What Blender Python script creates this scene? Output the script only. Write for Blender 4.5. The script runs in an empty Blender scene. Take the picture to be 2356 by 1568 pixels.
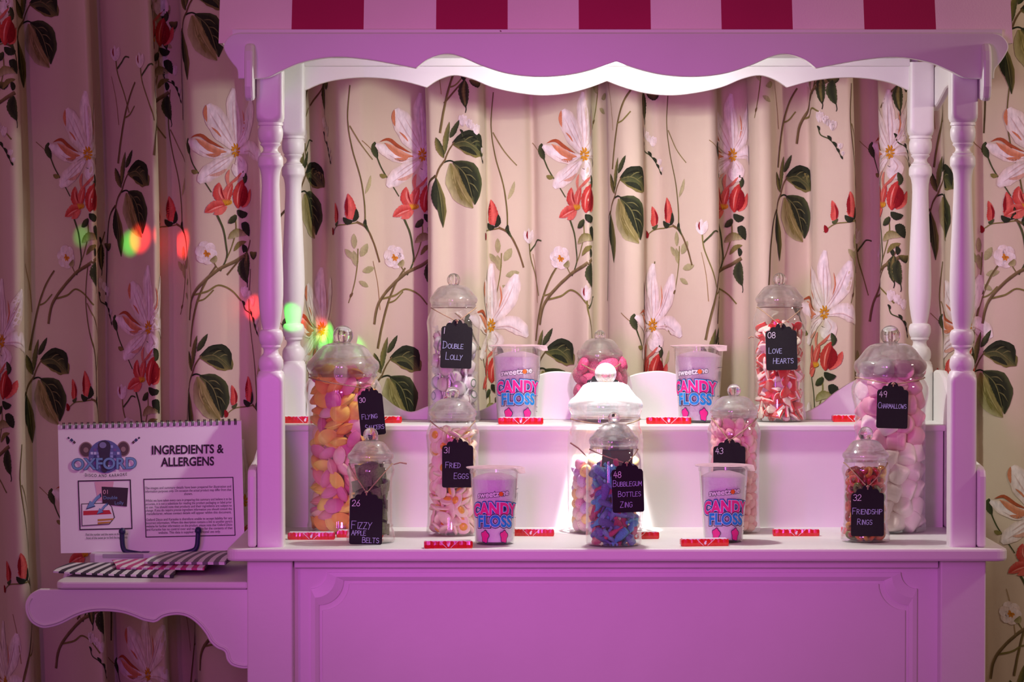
import bpy, bmesh, math, random
import numpy as np
from mathutils import Vector, Matrix, Quaternion, Euler

random.seed(7)
rng = np.random.default_rng(7)
SC = bpy.context.scene
COL = SC.collection

# ------------------------------------------------------------------ camera
F, D, IW, IH = 6600.0, 5.5, 2356, 1568
PITCH = math.atan(174.0 / F)
TOPZ = 0.85                                             # counter top height
ZC = TOPZ + D * math.tan(PITCH + math.atan(478.0 / F))  # eye height
cam_d = bpy.data.cameras.new('camera')
cam = bpy.data.objects.new('camera', cam_d)
COL.objects.link(cam)
cam.location = (0, -D, ZC)
cam.rotation_euler = (math.pi / 2 - PITCH, 0, 0)
cam_d.sensor_width = 36.0
cam_d.lens = F / IW * 36.0
cam_d.clip_end = 60
SC.camera = cam

# ------------------------------------------------------------------ world, lights, exposure
SC.view_settings.view_transform = 'Standard'
SC.view_settings.look = 'None'
SC.view_settings.gamma = 1.0
SC.view_settings.use_curve_mapping = False
SC.view_settings.exposure = 0.0
SC.cycles.transparent_max_bounces = 40
SC.cycles.max_bounces = 10
SC.cycles.caustics_reflective = False
SC.cycles.caustics_refractive = False
SC.cycles.sample_clamp_indirect = 4.0

world = bpy.data.worlds.new('world')
SC.world = world
world.use_nodes = True
world.node_tree.nodes['Background'].inputs[0].default_value = (1.0, 0.52, 0.46, 1)
world.node_tree.nodes['Background'].inputs[1].default_value = 0.20


def light(name, kind, loc, target, energy, color, **kw):
    d = bpy.data.lights.new(name, kind)
    d.energy = energy
    d.color = color
    for k, v in kw.items():
        setattr(d, k, v)
    o = bpy.data.objects.new(name, d)
    COL.objects.link(o)
    o.location = loc
    o.rotation_euler = (Vector(target) - Vector(loc)).to_track_quat('-Z', 'Y').to_euler()
    return o


# a warm wall light of the room, right of the picture
light('room_wall_lamp', 'POINT', (2.3, -0.15, 1.95), (0, 0, 0), 32, (1.0, 0.86, 0.72), shadow_soft_size=0.08)
# disco lighting in front of the cart: a par light on a stand and two tall LED bars further left
light('disco_par_light', 'SPOT', (-0.45, -3.3, 1.35), (0.12, 0.0, 1.13), 164, (1.0, 0.15, 0.97), spot_size=math.radians(36), spot_blend=1.0, shadow_soft_size=0.22)
light('disco_wash_bar', 'AREA', (-1.55, -3.3, 1.55), (-0.2, 0.3, 1.1), 11.0, (1.0, 0.16, 0.65), shape='RECTANGLE', size=0.07, size_y=1.3)
light('disco_wash_bar.001', 'AREA', (-1.15, -3.3, 1.55), (-0.3, 0.3, 0.9), 12.0, (0.34, 0.09, 1.0), shape='RECTANGLE', size=0.05, size_y=1.3)


def ray(px, py):
    v = Vector(((px - IW / 2) / F, 1.0, -(py - IH / 2) / F))
    c, s = math.cos(PITCH), math.sin(PITCH)
    return Vector((v.x, v.y * c + v.z * s, v.z * c - v.y * s))


def at(px, py, Y):
    """where the sight line of a pixel meets the vertical plane at depth Y"""
    r = ray(px, py)
    return Vector((0, -D, ZC)) + r * ((Y + D) / r.y)


def onz(px, py, Z):
    r = ray(px, py)
    return Vector((0, -D, ZC)) + r * ((Z - ZC) / r.z)


def mpp(Y):
    return (Y + D) / F


def px_of(p):
    c, s = math.cos(PITCH), math.sin(PITCH)
    y, z = p[1] + D, p[2] - ZC
    yy, zz = y * c - z * s, z * c + y * s
    return (IW / 2 + F * p[0] / yy, IH / 2 - F * zz / yy)


# moving-head effect: small red and green beams on the curtain and the back post
def beam(i, px, py, Y, color, e, cone):
    src = Vector((-1.7, -2.4, 2.1))
    n = 'disco_beam' if i == 0 else 'disco_beam.%03d' % i
    light(n, 'SPOT', src, at(px, py, Y), e, color, spot_size=math.radians(cone), spot_blend=1.0, shadow_soft_size=0.004)


BEAMS = [(200, 550, .93, 0, 45, .75), (300, 558, .93, 0, 130, 1.15), (332, 552, .93, 1, 330, 1.3), (408, 552, .93, 1, 420, 1.2),
         (592, 712, .93, 1, 420, 1.05), (668, 728, .61, 0, 330, 1.15), (712, 745, .93, 1, 160, .9), (740, 768, .93, 0, 420, 1.1)]
for i, (px, py, Y, c, e, cone) in enumerate(BEAMS):
    beam(i, px, py, Y, ((.05, 1, .06), (1, .035, .03))[c], e * 4.5, cone)


# ------------------------------------------------------------------ materials
def s2l(c):
    return tuple(((x / 255) / 12.92 if x / 255 <= .04045 else ((x / 255 + .055) / 1.055) ** 2.4) for x in c)


MATS = {}


def mat(name, base, rough=.5, bump=0, bscale=200, var=0, vscale=8, metal=0, sss=0, emit=None, coat=0, spec=.5):
    if name in MATS:
        return MATS[name]
    m = bpy.data.materials.new(name)
    m.use_nodes = True
    nt = m.node_tree
    b = nt.nodes['Principled BSDF']
    base = tuple(base) + (1,)
    b.inputs['Base Color'].default_value = base
    b.inputs['Roughness'].default_value = rough
    b.inputs['Metallic'].default_value = metal
    b.inputs['Specular IOR Level'].default_value = spec
    if coat:
        b.inputs['Coat Weight'].default_value = coat
        b.inputs['Coat Roughness'].default_value = .08
    if sss:
        b.inputs['Subsurface Weight'].default_value = sss
        b.inputs['Subsurface Radius'].default_value = (.01, .006, .005)
        b.inputs['Subsurface Scale'].default_value = .6
    tc = nt.nodes.new('ShaderNodeTexCoord')
    if var:
        n = nt.nodes.new('ShaderNodeTexNoise')
        n.inputs['Scale'].default_value = vscale
        n.inputs['Detail'].default_value = 5
        nt.links.new(tc.outputs['Object'], n.inputs['Vector'])
        r = nt.nodes.new('ShaderNodeValToRGB')
        r.color_ramp.elements[0].position = .3
        r.color_ramp.elements[1].position = .7
        r.color_ramp.elements[0].color = tuple(max(0, x * (1 - var)) for x in base[:3]) + (1,)
        r.color_ramp.elements[1].color = tuple(min(1, x * (1 + var)) for x in base[:3]) + (1,)
        nt.links.new(n.outputs['Fac'], r.inputs['Fac'])
        nt.links.new(r.outputs['Color'], b.inputs['Base Color'])
    if bump:
        n = nt.nodes.new('ShaderNodeTexNoise')
        n.inputs['Scale'].default_value = bscale
        n.inputs['Detail'].default_value = 3
        nt.links.new(tc.outputs['Object'], n.inputs['Vector'])
        bp = nt.nodes.new('ShaderNodeBump')
        bp.inputs['Strength'].default_value = bump
        bp.inputs['Distance'].default_value = .002
        nt.links.new(n.outputs['Fac'], bp.inputs['Height'])
        nt.links.new(bp.outputs['Normal'], b.inputs['Normal'])
    MATS[name] = m
    return m


def paint_mat():
    """white brushed eggshell paint with a few small chips and scuffs"""
    m = mat('white_paint', (.80, .78, .77), rough=.42, bump=.10, bscale=90, var=.03, vscale=5)
    nt = m.node_tree
    b = nt.nodes['Principled BSDF']
    src = b.inputs['Base Color'].links[0].from_socket
    tc = nt.nodes.new('ShaderNodeTexCoord')
    n = nt.nodes.new('ShaderNodeTexNoise')
    n.inputs['Scale'].default_value = 55
    n.inputs['Detail'].default_value = 2
    nt.links.new(tc.outputs['Object'], n.inputs['Vector'])
    r = nt.nodes.new('ShaderNodeMath')
    r.operation = 'GREATER_THAN'
    r.inputs[1].default_value = .83
    nt.links.new(n.outputs['Fac'], r.inputs[0])
    mx = nt.nodes.new('ShaderNodeMix')
    mx.data_type = 'RGBA'
    nt.links.new(r.outputs[0], mx.inputs[0])
    nt.links.new(src, mx.inputs[6])
    mx.inputs[7].default_value = (.22, .12, .10, 1)
    nt.links.new(mx.outputs[2], b.inputs['Base Color'])
    return m


def plastic_mat(name, tint=(.985, .985, .985), haze=.02, rough=.03, ior=1.47, edge=.35):
    """clear blown plastic: fresnel reflection over straight transmission, a trace of surface haze"""
    m = bpy.data.materials.new(name)
    m.use_nodes = True
    nt = m.node_tree
    nt.nodes.remove(nt.nodes['Principled BSDF'])
    out = nt.nodes['Material Output']
    tr = nt.nodes.new('ShaderNodeBsdfTransparent')
    tr.inputs[0].default_value = tint + (1,)
    df = nt.nodes.new('ShaderNodeBsdfDiffuse')
    df.inputs[0].default_value = (.9, .9, .92, 1)
    tl = nt.nodes.new('ShaderNodeBsdfTranslucent')
    tl.inputs[0].default_value = (.9, .9, .92, 1)
    ad = nt.nodes.new('ShaderNodeMixShader')
    ad.inputs[0].default_value = .5
    nt.links.new(df.outputs[0], ad.inputs[1])
    nt.links.new(tl.outputs[0], ad.inputs[2])
    m1 = nt.nodes.new('ShaderNodeMixShader')
    m1.inputs[0].default_value = haze
    nt.links.new(tr.outputs[0], m1.inputs[1])
    nt.links.new(ad.outputs[0], m1.inputs[2])
    gl = nt.nodes.new('ShaderNodeBsdfGlossy')
    gl.inputs['Roughness'].default_value = rough
    gl.inputs['Color'].default_value = (1, 1, 1, 1)
    geo = nt.nodes.new('ShaderNodeNewGeometry')
    mi = nt.nodes.new('ShaderNodeMix')
    mi.inputs[2].default_value = ior
    mi.inputs[3].default_value = 1 / ior
    nt.links.new(geo.outputs['Backfacing'], mi.inputs[0])
    fr = nt.nodes.new('ShaderNodeFresnel')
    nt.links.new(mi.outputs[0], fr.inputs['IOR'])
    m2 = nt.nodes.new('ShaderNodeMixShader')
    nt.links.new(fr.outputs[0], m2.inputs[0])
    hz = nt.nodes.new('ShaderNodeMath')
    hz.operation = 'MULTIPLY_ADD'
    hz.inputs[1].default_value = edge
    hz.inputs[2].default_value = haze
    nt.links.new(fr.outputs[0], hz.inputs[0])
    nt.links.new(hz.outputs[0], m1.inputs[0])
    nt.links.new(m1.outputs[0], m2.inputs[1])
    nt.links.new(gl.outputs[0], m2.inputs[2])
    nt.links.new(m2.outputs[0], out.inputs[0])
    MATS[name] = m
    return m


def lid_mat(name, base, share, haze):
    """moulded lid plastic: the clear plastic mixed with true refraction"""
    m = MATS[base].copy()
    m.name = name
    nt = m.node_tree
    out = nt.nodes['Material Output']
    src = out.inputs[0].links[0].from_socket
    g = nt.nodes.new('ShaderNodeBsdfGlass')
    g.inputs['IOR'].default_value = 1.47
    g.inputs['Roughness'].default_value = .02
    g.inputs['Color'].default_value = (.99, .99, .99, 1)
    mx = nt.nodes.new('ShaderNodeMixShader')
    mx.inputs[0].default_value = share
    nt.links.new(src, mx.inputs[1])
    nt.links.new(g.outputs[0], mx.inputs[2])
    dif = [n for n in nt.nodes if n.type == 'BSDF_DIFFUSE'][0]
    trl = [n for n in nt.nodes if n.type == 'BSDF_TRANSLUCENT'][0]
    hz = nt.nodes.new('ShaderNodeMixShader')
    hz.inputs[0].default_value = .5
    nt.links.new(dif.outputs[0], hz.inputs[1])
    nt.links.new(trl.outputs[0], hz.inputs[2])
    m3 = nt.nodes.new('ShaderNodeMixShader')
    m3.inputs[0].default_value = haze
    nt.links.new(mx.outputs[0], m3.inputs[1])
    nt.links.new(hz.outputs[0], m3.inputs[2])
    nt.links.new(m3.outputs[0], out.inputs[0])
    MATS[name] = m
    return m


def vcol_mat(name, rough=.85):
    """printed fabric ink: the print's own colours with brush-like mottling"""
    m = bpy.data.materials.new(name)
    m.use_nodes = True
    nt = m.node_tree
    b = nt.nodes['Principled BSDF']
    b.inputs['Roughness'].default_value = rough
    b.inputs['Specular IOR Level'].default_value = .15
    a = nt.nodes.new('ShaderNodeAttribute')
    a.attribute_name = 'ink'
    tc = nt.nodes.new('ShaderNodeTexCoord')
    mp = nt.nodes.new('ShaderNodeMapping')
    mp.inputs['Scale'].default_value = (150, 150, 55)
    n = nt.nodes.new('ShaderNodeTexNoise')
    n.inputs['Scale'].default_value = 1.0
    n.inputs['Detail'].default_value = 4
    nt.links.new(tc.outputs['Object'], mp.inputs[0])
    nt.links.new(mp.outputs[0], n.inputs['Vector'])
    r = nt.nodes.new('ShaderNodeMapRange')
    r.inputs[1].default_value = .3
    r.inputs[2].default_value = .7
    r.inputs[3].default_value = .84
    r.inputs[4].default_value = 1.12
    nt.links.new(n.outputs['Fac'], r.inputs[0])
    mu = nt.nodes.new('ShaderNodeVectorMath')
    mu.operation = 'SCALE'
    nt.links.new(a.outputs['Color'], mu.inputs[0])
    nt.links.new(r.outputs[0], mu.inputs['Scale'])
    nt.links.new(mu.outputs[0], b.inputs['Base Color'])
    MATS[name] = m
    return m


PAINT = paint_mat()
JAR = plastic_mat('clear_plastic', haze=.010)
plastic_mat('clear_lid_plastic', haze=.035, rough=.03, ior=1.52, edge=.4)
LIDM = lid_mat('moulded_lid_plastic', 'clear_lid_plastic', .42, .024)
KNOBM = lid_mat('moulded_knob_plastic', 'clear_lid_plastic', .9, .03)
CUPM = plastic_mat('clear_cup_plastic', haze=.05, rough=.08)


# ------------------------------------------------------------------ mesh helpers
class MB:
    def __init__(self):
        self.v, self.f, self.m = [], [], []

    def add(self, vs, fs, mi=0):
        k = len(self.v)
        self.v += [tuple(p) for p in vs]
        self.f += [tuple(i + k for i in q) for q in fs]
        self.m += [mi] * len(fs)
        return self

    def box(self, x0, x1, y0, y1, z0, z1, mi=0):
        vs = [(x, y, z) for z in (z0, z1) for y in (y0, y1) for x in (x0, x1)]
        return self.add(vs, [(0, 2, 3, 1), (4, 5, 7, 6), (0, 1, 5, 4), (2, 6, 7, 3), (0, 4, 6, 2), (1, 3, 7, 5)], mi)

    def prism(self, pts, d, mi=0):
        """closed outline of 3D points extruded by the vector d"""
        n = len(pts)
        d = Vector(d)
        vs = [Vector(p) for p in pts] + [Vector(p) + d for p in pts]
        fs = [tuple(range(n)), tuple(range(2 * n - 1, n - 1, -1))]
        fs += [(i, i + n, (i + 1) % n + n, (i + 1) % n) for i in range(n)]
        return self.add(vs, fs, mi)

    def lathe(self, prof, c=(0, 0, 0), seg=40, mi=0, close=False):
        """prof: (r, z) from one end to the other"""
        k = []
        vs, fs = [], []
        for r, z in prof:
            if r < 1e-6:
                k.append([len(vs)] * seg)
                vs.append((c[0], c[1], c[2] + z))
            else:
                k.append(list(range(len(vs), len(vs) + seg)))
                for i in range(seg):
                    a = 2 * math.pi * i / seg
                    vs.append((c[0] + r * math.cos(a), c[1] + r * math.sin(a), c[2] + z))
        rows = list(zip(k[:-1], k[1:]))
        if close:
            rows.append((k[-1], k[0]))
        for a, b in rows:
            for i in range(seg):
                j = (i + 1) % seg
                q = []
                for w in (a[i], a[j], b[j], b[i]):
                    if w not in q:
                        q.append(w)
                if len(q) > 2:
                    fs.append(tuple(q))
        return self.add(vs, fs, mi)

    def tube(self, pts, r, seg=8, mi=0, cap=True, closed=False):
        pts = [Vector(p) for p in pts]
        n = len(pts)
        rs = r if isinstance(r, (list, tuple)) else [r] * n
        vs, fs = [], []
        up = Vector((0.31, 0.12, 0.94)).normalized()
        for i, p in enumerate(pts):
            if closed:
                t = pts[(i + 1) % n] - pts[i - 1]
            else:
                t = pts[min(i + 1, n - 1)] - pts[max(i - 1, 0)]
            t = t.normalized() if t.length > 1e-9 else Vector((0, 0, 1))
            if abs(t.dot(up)) > .97:
                up = Vector((.9, .3, .1)).normalized()
            a = t.cross(up).normalized()
            b = t.cross(a).normalized()
            up = -b if (-b).dot(up) > 0 else b
            for s in range(seg):
                w = 2 * math.pi * s / seg
                vs.append(p + a * math.cos(w) * rs[i] + b * math.sin(w) * rs[i])
        for i in range(n if closed else n - 1):
            for s in range(seg):
                j, s2 = (i + 1) % n, (s + 1) % seg
                fs.append((i * seg + s, i * seg + s2, j * seg + s2, j * seg + s))
        if cap and not closed:
            fs.append(tuple(range(seg - 1, -1, -1)))
            fs.append(tuple((n - 1) * seg + s for s in range(seg)))
        return self.add(vs, fs, mi)

    def mesh(self, name, mats, smooth=False):
        me = bpy.data.meshes.new(name)
        me.from_pydata(self.v, [], self.f)
        for m in (mats if isinstance(mats, (list, tuple)) else [mats]):
            me.materials.append(m)
        if any(self.m):
            me.polygons.foreach_set('material_index', self.m)
        if smooth:
            me.polygons.foreach_set('use_smooth', [True] * len(me.polygons))
        me.update()
        bm = bmesh.new()
        bm.from_mesh(me)
        bmesh.ops.recalc_face_normals(bm, faces=bm.faces)
        bm.to_mesh(me)
        bm.free()
        if smooth:
            try:
                me.set_sharp_from_angle(angle=math.radians(50))
            except Exception:
                pass
        return me

    def build(self, name, mats, parent=None, smooth=False, bevel=0, loc=None):
        o = link(name, self.mesh(name, mats, smooth), parent)
        if bevel:
            b = o.modifiers.new('soft_edges', 'BEVEL')
            b.width = bevel
            b.segments = 2
            b.limit_method = 'ANGLE'
            b.angle_limit = math.radians(40)
        if loc is not None:
            o.location = loc
        return o


def link(name, data, parent=None):
    o = bpy.data.objects.new(name, data)
    COL.objects.link(o)
    if parent:
        o.parent = parent
        # children are modelled in world space unless their thing has its own frame
        o.matrix_parent_inverse = Matrix.Identity(4)
    return o


def thing(name, label, cat, loc=(0, 0, 0), group=None, rz=0):
    o = link(name, None)
    o.empty_display_size = .03
    o.location = loc
    o.rotation_euler = (0, 0, rz)
    return tag(o, label, cat, group)


def tag(o, label=None, cat=None, group=None, kind=None):
    if label:
        o['label'] = label
    if cat:
        o['category'] = cat
    if group:
        o['group'] = group
    if kind:
        o['kind'] = kind
    return o


def cat_rom(pts, n=8, closed=False):
    P = [Vector(p) for p in pts]
    out = []
    m = len(P)
    for i in range(m if closed else m - 1):
        if closed:
            p0, p1, p2, p3 = P[i - 1], P[i], P[(i + 1) % m], P[(i + 2) % m]
        else:
            p0, p1, p2, p3 = P[max(i - 1, 0)], P[i], P[i + 1], P[min(i + 2, m - 1)]
        for k in range(n):
            t = k / n
            out.append(.5 * ((2 * p1) + (p2 - p0) * t + (2 * p0 - 5 * p1 + 4 * p2 - p3) * t * t + (3 * p1 - p0 - 3 * p2 + p3) * t ** 3))
    if not closed:
        out.append(P[-1])
    return out


def curve2(segs, n=6):
    """smooth runs joined at cusps"""
    out = []
    for s in segs:
        q = cat_rom([(x, y, 0) for x, y in s], n)
        out += [(p.x, p.y) for p in (q if not out else q[1:])]
    return out


_TXT = {}


def text_mesh(body, size, offset=0.0, align='CENTER', spacing=1.0, shear=0.0):
    """flat lettering from the built-in font: (vertices, faces) in its own x, y"""
    key = (body, size, offset, align, spacing, shear)
    if key in _TXT:
        return _TXT[key]
    c = bpy.data.curves.new('lettering', 'FONT')
    c.body = body
    c.size = size
    c.offset = offset
    c.align_x = align
    c.space_character = spacing
    c.shear = shear
    c.resolution_u = 4
    o = bpy.data.objects.new('lettering', c)
    COL.objects.link(o)
    dg = bpy.context.evaluated_depsgraph_get()
    me = bpy.data.meshes.new_from_object(o.evaluated_get(dg))
    vs = [tuple(v.co) for v in me.vertices]
    fs = [tuple(p.vertices) for p in me.polygons]
    bpy.data.objects.remove(o)
    bpy.data.meshes.remove(me)
    bpy.data.curves.remove(c)
    _TXT[key] = (vs, fs)
    return vs, fs


# handwriting: single-stroke capitals in a 0..1 box (y up)
def arc(cx, cy, rx, ry, a0, a1, n=8):
    return [(cx + rx * math.cos(math.radians(a0 + (a1 - a0) * i / n)), cy + ry * math.sin(math.radians(a0 + (a1 - a0) * i / n))) for i in range(n + 1)]


GL = {
    'A': [[(0, 0), (.3, 1), (.65, 0)], [(.1, .4), (.55, .4)]],
    'B': [[(0, 0), (0, 1)], [(0, 1)] + arc(.15, .76, .35, .24, 90, -90) + [(0, .5)], [(.1, .52)] + arc(.2, .26, .4, .26, 90, -90) + [(0, 0)]],
    'C': [arc(.38, .5, .38, .5, 50, 310, 12)],
    'D': [[(.02, 0), (.02, 1)], [(-.08, 1)] + arc(.1, .5, .5, .5, 90, -90, 10) + [(-.05, 0)]],
    'E': [[(.5, 1), (0, 1), (0, 0), (.55, 0)], [(0, .52), (.42, .52)]],
    'F': [[(.6, 1), (0, 1), (.02, 0)], [(0, .52), (.45, .52)]],
    'G': [arc(.38, .5, .38, .5, 50, 320, 12) + [(.68, .45), (.4, .45)]],
    'H': [[(0, 0), (0, 1)], [(.55, 0), (.55, 1)], [(0, .5), (.55, .5)]],
    'I': [[(.15, 0), (.15, 1)]],
    'L': [[(0, 1), (0, 0), (.5, 0)]],
    'M': [[(0, 0), (.08, 1), (.36, .35), (.64, 1), (.72, 0)]],
    'N': [[(0, 0), (.02, 1), (.55, 0), (.57, 1)]],
    'O': [arc(.38, .5, .38, .5, 90, 450, 14)],
    'P': [[(0, 0), (0, 1)], [(0, 1)] + arc(.18, .74, .36, .26, 90, -90) + [(0, .48)]],
    'R': [[(0, 0), (0, 1)], [(0, 1)] + arc(.18, .76, .34, .24, 90, -90) + [(0, .52)], [(.2, .5), (.6, 0)]],
    'S': [[(.52, .88)] + arc(.3, .76, .26, .24, 45, 250) + arc(.3, .26, .28, .26, 75, -140)],
    'T': [[(0, 1), (.66, 1)], [(.33, 1), (.33, 0)]],
    'U': [[(0, 1), (0, .35)] + arc(.28, .3, .28, .3, 180, 360) + [(.56, 1)]],
    'V': [[(0, 1), (.3, 0), (.62, 1)]],
    'W': [[(0, 1), (.18, 0), (.38, .7), (.58, 0), (.76, 1)]],
    'Y': [[(0, 1), (.3, .5)], [(.62, 1), (.3, .5), (.12, -.1)]],
    'Z': [[(0, 1), (.55, 1), (0, 0), (.6, 0)]],
    '0': [arc(.32, .5, .32, .5, 90, 450, 14)],
    '1': [[(.15, 0), (.15, 1)]],
    '2': [arc(.28, .72, .28, .28, 170, -40) + [(0, 0), (.6, .02)]],
    '3': [arc(.25, .75, .28, .25, 150, -80) + arc(.25, .26, .32, .26, 80, -150)],
    '4': [[(.3, 1), (0, .35), (.6, .35)], [(.42, .75), (.4, 0)]],
    '6': [[(.45, 1), (.1, .5)] + arc(.3, .28, .28, .28, 150, 510, 12)],
    '8': [arc(.3, .75, .24, .25, 270, -90, 12), arc(.3, .25, .3, .26, 90, 450, 12)],
    '9': [arc(.3, .72, .27, .28, 0, 360, 12) + [(.57, .7), (.5, 0)]],
}


def strokes(text, x, y, h, small=None, gap=.16, lean=.06, jit=.03):
    """polylines of a handwritten line; first letter of each word at h, the rest at small"""
    out = []
    small = small or h
    cap = True
    for ch in text:
        if ch == ' ':
            x += .4 * h
            cap = True
            continue
        hh = h if cap else small
        cap = False
        g = GL[ch]
        w = max(p[0] for s in g for p in s)
        for s in g:
            out.append([(x + (px * .92 + py * lean) * hh, y + py * hh + random.uniform(-jit, jit) * hh * .3) for px, py in s])
        x += (w * .92 + gap) * hh
    return out


def ribbon_strokes(lines, w, tf, mb=None):
    mb = mb or MB()
    for ln in lines:
        for (x0, y0), (x1, y1) in zip(ln[:-1], ln[1:]):
            dx, dy = x1 - x0, y1 - y0
            L = math.hypot(dx, dy) or 1e-6
            ex, ey = dx / L * w * .5, dy / L * w * .5
            nx, ny = -ey, ex
            q = [(x0 - ex + nx, y0 - ey + ny), (x0 - ex * 1.5, y0 - ey * 1.5), (x0 - ex - nx, y0 - ey - ny),
                 (x1 + ex - nx, y1 + ey - ny), (x1 + ex * 1.5, y1 + ey * 1.5), (x1 + ex + nx, y1 + ey + ny)]
            lift = len(mb.f) * 3e-6
            mb.add([(v[0], v[1] - lift, v[2]) for v in (tf(*p) for p in q)], [(0, 1, 2, 3, 4, 5)])
    return mb

# ------------------------------------------------------------------ the room
FLOOR_M = mat('carpet', (.10, .05, .05), rough=.95, bump=.5, bscale=400, var=.3, vscale=60)
fl = MB().box(-4, 4.4, -6.5, 1.45, -.02, 0).build('floor', FLOOR_M)
tag(fl, 'dark carpeted floor under the cart', None, None, 'structure')
WALL_M = mat('plaster_wall', (.45, .36, .30), rough=.9, bump=.15, bscale=60, var=.05)
wl = MB().box(-4, 4.4, 1.25, 1.45, 0, 2.9).build('wall_back', WALL_M)
tag(wl, 'plain plastered wall behind the curtains', None, None, 'structure')

# ------------------------------------------------------------------ curtains
YC = .95          # mean depth of the curtain
CZ0, CZ1 = .02, 2.55


def curtain_mat():
    m = bpy.data.materials.new('curtain_cloth')
    m.use_nodes = True
    nt = m.node_tree
    b = nt.nodes['Principled BSDF']
    b.inputs['Roughness'].default_value = .85
    b.inputs['Specular IOR Level'].default_value = .15
    b.inputs['Sheen Weight'].default_value = .15
    tc = nt.nodes.new('ShaderNodeTexCoord')
    n = nt.nodes.new('ShaderNodeTexNoise')
    n.inputs['Scale'].default_value = 7
    n.inputs['Detail'].default_value = 4
    nt.links.new(tc.outputs['Object'], n.inputs['Vector'])
    r = nt.nodes.new('ShaderNodeValToRGB')
    r.color_ramp.elements[0].color = (.63, .535, .395, 1)
    r.color_ramp.elements[1].color = (.70, .605, .46, 1)
    nt.links.new(n.outputs['Fac'], r.inputs['Fac'])
    nt.links.new(r.outputs[0], b.inputs['Base Color'])
    wv = nt.nodes.new('ShaderNodeTexNoise')
    wv.inputs['Scale'].default_value = 900
    wv.inputs['Detail'].default_value = 2
    nt.links.new(tc.outputs['Object'], wv.inputs['Vector'])
    mp = nt.nodes.new('ShaderNodeMapping')
    mp.inputs['Scale'].default_value = (14, 14, 1.6)
    nt.links.new(tc.outputs['Object'], mp.inputs[0])
    cr = nt.nodes.new('ShaderNodeTexNoise')
    cr.inputs['Scale'].default_value = 1.5
    cr.inputs['Detail'].default_value = 2
    nt.links.new(mp.outputs[0], cr.inputs['Vector'])
    b1 = nt.nodes.new('ShaderNodeBump')
    b1.inputs['Strength'].default_value = .35
    b1.inputs['Distance'].default_value = .006
    nt.links.new(cr.outputs['Fac'], b1.inputs['Height'])
    b2 = nt.nodes.new('ShaderNodeBump')
    b2.inputs['Strength'].default_value = .18
    b2.inputs['Distance'].default_value = .001
    nt.links.new(wv.outputs['Fac'], b2.inputs['Height'])
    nt.links.new(b1.outputs[0], b2.inputs['Normal'])
    nt.links.new(b2.outputs[0], b.inputs['Normal'])
    return m


CURT = curtain_mat()
INK = vcol_mat('floral_print_ink')


class Curtain:
    def __init__(self, pts, drift):
        P = []
        for px, d in pts:
            y = YC - d * 1.45
            P.append(((px - IW / 2) * mpp(y), y, 0))
        Q = cat_rom(P, 14)
        self.x = np.array([q.x for q in Q])
        self.y = np.array([q.y for q in Q])
        ds = np.hypot(np.diff(self.x), np.diff(self.y))
        self.u = np.concatenate([[0], np.cumsum(ds)])
        tx, ty = np.gradient(self.x, self.u + np.arange(len(self.u)) * 1e-9), np.gradient(self.y, self.u + np.arange(len(self.u)) * 1e-9)
        L = np.hypot(tx, ty)
        self.nx, self.ny = ty / L, -tx / L        # towards the room
        self.drift = drift
        self.amp = 1.0

    def dx(self, z):
        return self.drift * (1.62 - z) + .004 * math.sin(z * 5.0)

    def pos(self, u, z, off=0):
        u = min(max(u, 0), self.u[-1])
        x = np.interp(u, self.u, self.x)
        y = np.interp(u, self.u, self.y)
        nx = np.interp(u, self.u, self.nx)
        ny = np.interp(u, self.u, self.ny)
        return (x + self.dx(z) + nx * off, y + ny * off, z)

    def build(self, name, label):
        m = MB()
        n = len(self.u)
        zs = np.linspace(CZ0, CZ1, 26)
        vs, fs = [], []
        for off in (0.0, -.0015):
            for z in zs:
                d = self.dx(z)
                vs += [(self.x[i] + d + self.nx[i] * off, self.y[i] + self.ny[i] * off, z) for i in range(n)]
        nz = len(zs)
        for s in (0, 1):
            k = s * nz * n
            for j in range(nz - 1):
                for i in range(n - 1):
                    q = (k + j * n + i, k + j * n + i + 1, k + (j + 1) * n + i + 1, k + (j + 1) * n + i)
                    fs.append(q if s == 0 else q[::-1])
        K = nz * n
        for i in (0, n - 1):
            for j in range(nz - 1):
                q = (j * n + i, (j + 1) * n + i, K + (j + 1) * n + i, K + j * n + i)
                fs.append(q if i == 0 else q[::-1])
        me = bpy.data.meshes.new('cloth')
        me.from_pydata(vs, [], fs)
        me.materials.append(CURT)
        me.polygons.foreach_set('use_smooth', [True] * len(fs))
        top = thing(name, label, 'curtain', (0, 0, 0), 'floral curtains behind the cart')
        link('cloth', me, top)
        self.top = top
        return top

    def u_at(self, px, py):
        """arc length of the front-most cloth seen at a pixel"""
        z = at(px, py, YC).z
        X = at(px, py, YC - .03).x - self.dx(z)
        s = self.x[:-1] - X
        hits = np.where(np.sign(s) != np.sign(self.x[1:] - X))[0]
        if len(hits) == 0:
            return (0 if X < self.x[0] else self.u[-1]) + (X - (self.x[0] if X < self.x[0] else self.x[-1])), z
        i = hits[np.argmin(self.y[hits])]
        return self.u[i], z


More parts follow.
